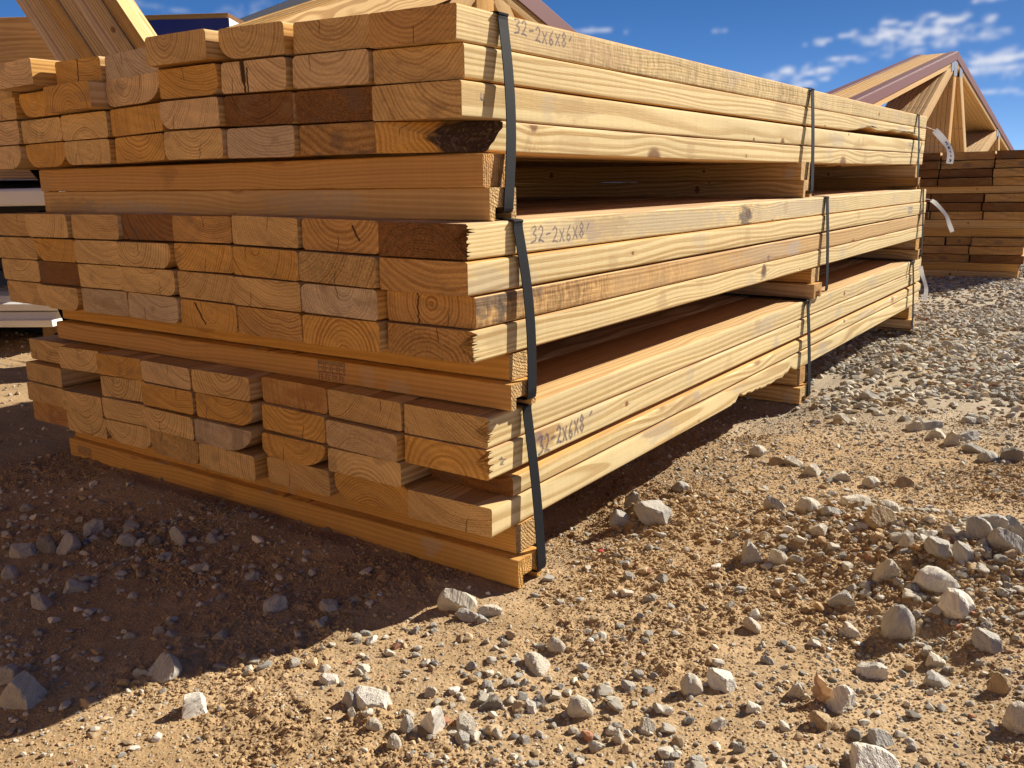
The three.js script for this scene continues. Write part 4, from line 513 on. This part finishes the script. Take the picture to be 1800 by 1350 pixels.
const stoneTex = (() => { const N = 512, px = new Uint8Array(N * N * 4), bp = new Uint8Array(N * N * 4); for (let j = 0; j < N; j++) for (let i = 0; i < N; i++) { const u = i / N, v = j / N, f = n2p(u * 128, v * 128, 128, 5) * 0.5 + n2p(u * 40, v * 40, 40, 6) * 0.5, c = n2p(u * 9, v * 9, 9, 7) * 0.6 + n2p(u * 19, v * 19, 19, 8) * 0.4; const vein = 1 - sst(0, 0.05, Math.abs(n2p(u * 6, v * 6, 6, 9) + 0.25 * n2p(u * 30, v * 30, 30, 10))); const m = 0.88 + 0.14 * f + 0.16 * c + 0.10 * vein, dust = sst(0.05, 0.7, c + 0.4 * f) * 0.32; const k = (j * N + i) * 4; px[k] = enc(m * lerp(1, 0.98, dust)); px[k + 1] = enc(m * lerp(1, 0.86, dust)); px[k + 2] = enc(m * lerp(1, 0.66, dust)); px[k + 3] = 255; const b = 128 + 50 * f + 55 * c - 40 * vein; bp[k] = bp[k + 1] = bp[k + 2] = Math.max(0, Math.min(255, b)); bp[k + 3] = 255; } return [dataTex(px, N, N, true, true), dataTex(bp, N, N, false, true)]; })();
const STONE = {}; for (const [k, c] of Object.entries({ P: [0.60, 0.53, 0.42], G: [0.46, 0.425, 0.37], W: [0.74, 0.68, 0.58], D: [0.27, 0.235, 0.19], T: [0.47, 0.33, 0.18] })) STONE[k] = new THREE.MeshStandardMaterial({ map: stoneTex[0], bumpMap: stoneTex[1], bumpScale: 0.0022, color: lin(...c), roughness: 0.9 });
const bigGeo = [0, 1, 2, 3, 4, 5, 6, 7, 8, 9].map((i) => rockGeo(300 + i * 11, 7, 9 + (i % 4) * 2)), used = [];
function putStone(x, z, w, h, tone, label, grp, seed) { const R = rng(seed * 31 + 7), o = thing('stone', bigGeo[Math.floor(R() * bigGeo.length)], STONE[tone], label, 'stone', grp); o.scale.set(w / 2 * 1.08, h * 0.72, w / 2 * (0.75 + 0.35 * R())); o.rotation.set((R() - 0.5) * 0.5, (R() - 0.5) * 1.2 + 0.6, (R() - 0.5) * 0.4); o.position.set(x, groundH(x, z) + h * 0.12, z); used.push([x, z, w / 2]); }
BIG.forEach(([x, z, w, h, t, l], i) => putStone(x, z, w, h, t, l, undefined, i));
// looser, smaller stones in their patches
const inStack = (x, z) => x < -0.30 && x > -1.10 && z < -0.14 && z > -2.40, TN = 'PGGPWGTGPG', TW = { P: 'small pale', G: 'small grey', W: 'small white', T: 'small tan', D: 'small dark' };
{
  const R = rng(4242), patches = [['small chip in the gravel patch at the bottom edge', 0.15, 0.18, 0.22, 0.07, 40, 0.008, 0.016], ['small stone lying on the smooth sunlit dirt', 0.22, -0.05, 0.22, 0.16, 42, 0.007, 0.016], ['small stone in the crumbly dirt round the rock pile', 0.46, -0.35, 0.13, 0.14, 42, 0.009, 0.022], ['small stone in the shade before the stack', -0.5, 0.2, 0.30, 0.14, 40, 0.008, 0.022], ['grey gravel stone in the dense gravel by the far end of the stack', 0.22, -1.9, 0.22, 0.55, 46, 0.022, 0.05]];
  for (const [lab, cx, cz, sx, sz, n, a, b] of patches) { let k = 0, tries = 0; while (k < n && tries++ < 4000) { const gx = (R() + R() + R() - 1.5) * 1.3, gz = (R() + R() + R() - 1.5) * 1.3, x = cx + gx * sx, z = cz + gz * sz; if (inStack(x, z) || (x < 0.02 && x > -1.1 && z < 0.03 && z > -2.45)) continue; const w = a + (b - a) * R() * R(); if (used.some(([ux, uz, r]) => Math.hypot(ux - x, uz - z) < r + w * 0.55)) continue; const tn = TN[Math.floor(R() * 10)]; putStone(x, z, w * 1.15, w * (0.5 + 0.35 * R()), tn, lab.replace(/^small |^grey /, TW[tn] + ' '), lab.replace('stone', 'stones').replace('chip', 'chips'), 1000 + tries); k++; } }
}
function scatter(name, label, category, geo, mat, n, R, sample) { const im = new THREE.InstancedMesh(geo, mat, n); im.name = name; im.castShadow = im.receiveShadow = true; im.userData = { kind: 'stuff', label, category }; const q = new THREE.Quaternion(), e = new THREE.Euler(), M = new THREE.Matrix4(), c = new THREE.Color(); let k = 0, t = 0; while (k < n && t++ < n * 12) { const s = sample(R); if (!s) continue; const [x, z, w, flat, col, sink] = s; e.set((R() - 0.5) * 1.1, R() * 6.28, (R() - 0.5) * 1.1); q.setFromEuler(e); M.compose(V(x, groundH(x, z) + w * flat * sink, z), q, V(w * (0.8 + 0.5 * R()), w * flat, w * (0.8 + 0.4 * R()))); im.setMatrixAt(k, M); c.setRGB(...col); im.setColorAt(k, c); k++; } im.count = k; scene.add(im); return im; }
const lumpy = new THREE.MeshStandardMaterial({ color: 0xffffff, roughness: 0.95 }); const gTone = (R) => { const r = R(), v = 0.75 + 0.5 * R(); return (r < 0.44 ? [0.40, 0.36, 0.295] : r < 0.58 ? [0.53, 0.475, 0.38] : r < 0.72 ? [0.29, 0.27, 0.235] : r < 0.95 ? [0.40, 0.29, 0.17] : r < 0.985 ? [0.62, 0.58, 0.50] : [0.34, 0.16, 0.09]).map((q) => Math.min(0.75, q * v)); };
const dTone = (R) => { const v = 0.8 + 0.45 * R(); return [0.365 * v, 0.240 * v, 0.120 * v]; };
// near ground: soil crumbs and grit
const nearPt = (R) => { const x = -1.1 + 1.9 * R(), z = -1.25 + 1.85 * R(); return inStack(x, z) ? null : [x, z]; };
for (let v = 0; v < 3; v++) scatter(['soil_crumbs', 'soil_crumbs_001', 'soil_crumbs_002'][v], ['fine tan soil crumbs over the near dirt', 'rounded tan soil crumbs over the near dirt', 'coarse tan soil crumbs over the near dirt'][v], 'soil crumbs', rockGeo(600 + v, 1, 8), lumpy, 52000, rng(900 + v), (R) => { const p = nearPt(R); if (!p) return null; const c = crumbly(...p); if (R() > 0.10 + c * 0.8) return null; const w = 0.0006 + 0.0010 * R() + (R() < 0.30 * c ? 0.0004 + 0.0019 * R() : 0); return [p[0], p[1], w, 0.7, dTone(R), 0.2]; });
scatter('soil_clods', 'tan soil clods heaped round the rock pile', 'soil clods', rockGeo(610, 2, 8), lumpy, 800, rng(915), (R) => { const x = 0.40 + (R() + R() - 1) * 0.34, z = -0.36 + (R() + R() - 1) * 0.26; const q = R() < 0.15 ? [0.05 + (R() - 0.5) * 0.12, -0.36 + (R() - 0.5) * 0.2] : [x, z]; const w = 0.002 + 0.005 * R() * R(); return [q[0], q[1], w, 0.7, dTone(R), 0.25]; });
for (let v = 0; v < 3; v++) scatter(['grit', 'grit_001', 'grit_002'][v], ['pale limestone grit strewn on the near dirt', 'grey limestone grit strewn on the near dirt', 'sharp limestone grit strewn on the near dirt'][v], 'grit', rockGeo(620 + v, 2, 9), lumpy, 9000, rng(940 + v), (R) => { const p = nearPt(R); if (!p) return null; const d = sst(-0.25, 0.35, fbm(p[0] * 4.3 + 2, p[1] * 4.3, 3, 55)); if (R() > 0.10 + d) return null; const w = 0.0009 + 0.0042 * R() * R() * R() + (R() < 0.12 ? 0.0042 * R() : 0); return [p[0], p[1], w, 0.6, gTone(R), 0.35]; });
scatter('loose_gravel', 'loose mixed gravel between the larger stones of the near dirt', 'gravel', rockGeo(630, 3, 10), lumpy, 1350, rng(955), (R) => { const k = R(), [cx, cz, sx, sz] = k < 0.52 ? [0.44, -0.38, 0.20, 0.16] : k < 0.62 ? [0.14, 0.17, 0.26, 0.10] : k < 0.82 ? [-0.5, 0.2, 0.42, 0.2] : [0.15, -0.25, 0.3, 0.3]; const x = cx + (R() + R() - 1) * sx * 1.3, z = cz + (R() + R() - 1) * sz * 1.3; if (inStack(x, z) || (x < 0.02 && z < 0.0)) return null; const w = 0.003 + 0.007 * Math.pow(R(), 2.2); return [x, z, w, 0.62, gTone(R), 0.12]; });
// dense grey gravel beyond
for (let v = 0; v < 3; v++) scatter(['gravel', 'gravel_001', 'gravel_002'][v], ['grey crushed gravel beside the far half of the stack', 'angular grey gravel spread towards the second stack', 'mixed grey gravel beside and behind the stacks'][v], 'gravel', rockGeo(640 + v, 2, 9), lumpy, 17000, rng(970 + v), (R) => { const z = -0.75 - 4.2 * R(), x = R() < 0.75 ? -0.35 + 1.35 * R() : -0.4 + 3 * R(); if (inStack(x, z)) return null; const d = sst(-0.95, -1.7, z + 0.5 * fbm(x * 3, z * 3, 2, 33)) * (0.12 + 0.95 * sst(-0.25, 0.22, fbm(x * 2.6, z * 2.6, 3, 34))); if (R() > d) return null; const w = 0.003 + 0.010 * Math.pow(R(), 1.8); return [x, z, w, 0.6, gTone(R), 0.3]; });
scatter('gravel_003', 'gravel strewn over the yard at left beyond the stack', 'gravel', rockGeo(644, 2, 9), lumpy, 7000, rng(990), (R) => { const x = -1.0 - 4 * Math.pow(R(), 0.8), z = 0.7 - 3.2 * R(); if (inStack(x, z)) return null; return [x, z, 0.003 + 0.012 * R() * R() * R(), 0.6, gTone(R), 0.4]; });
// dry leaf and a scrap of red plastic
{ const pos = [], idx = [], n = 10; for (let i = 0; i <= n; i++) { const t = i / n, w = 0.0085 * Math.pow(Math.sin(Math.PI * (0.04 + 0.92 * t)), 0.8) * (1 + 0.25 * Math.sin(i * 2.4)); for (let k = -2; k <= 2; k++) pos.push(k / 2 * w + 0.003 * Math.sin(t * 3), t * 0.025 + 0.0016 * Math.sin(k * 2.3 + t * 7), 0.008 * (k / 2) ** 2 - 0.010 * t * t + 0.0016 * Math.sin(t * 9 + k * 1.7)); if (i) for (let k = 0; k < 4; k++) { const a = (i - 1) * 5 + k, b = a + 5; idx.push(a, a + 1, b, a + 1, b + 1, b); } } const g = new THREE.BufferGeometry(); g.setAttribute('position', new THREE.Float32BufferAttribute(pos, 3)); g.setIndex(idx); g.computeVertexNormals(); const l = thing('dry_leaf', g, new THREE.MeshPhysicalMaterial({ color: lin(0.50, 0.31, 0.16), roughness: 0.8, side: THREE.DoubleSide, transmission: 0.25, thickness: 0 }), 'curled dry brown leaf standing among the foreground stones', 'leaf'); l.position.set(0.396, groundH(0.396, 0.006) - 0.002, 0.006); l.rotation.y = 0.5; }
{ const g = rockGeo(777, 2, 7), s = thing('plastic_scrap', g, new THREE.MeshStandardMaterial({ color: lin(0.45, 0.03, 0.02), roughness: 0.5 }), 'tiny scrap of red plastic on the dirt beside the stack corner', 'plastic scrap'); s.scale.set(0.007, 0.0025, 0.004); s.position.set(0.035, groundH(0.035, -0.20) + 0.002, -0.20); s.rotation.z = 0.3; }
renderer.render(scene, camera);
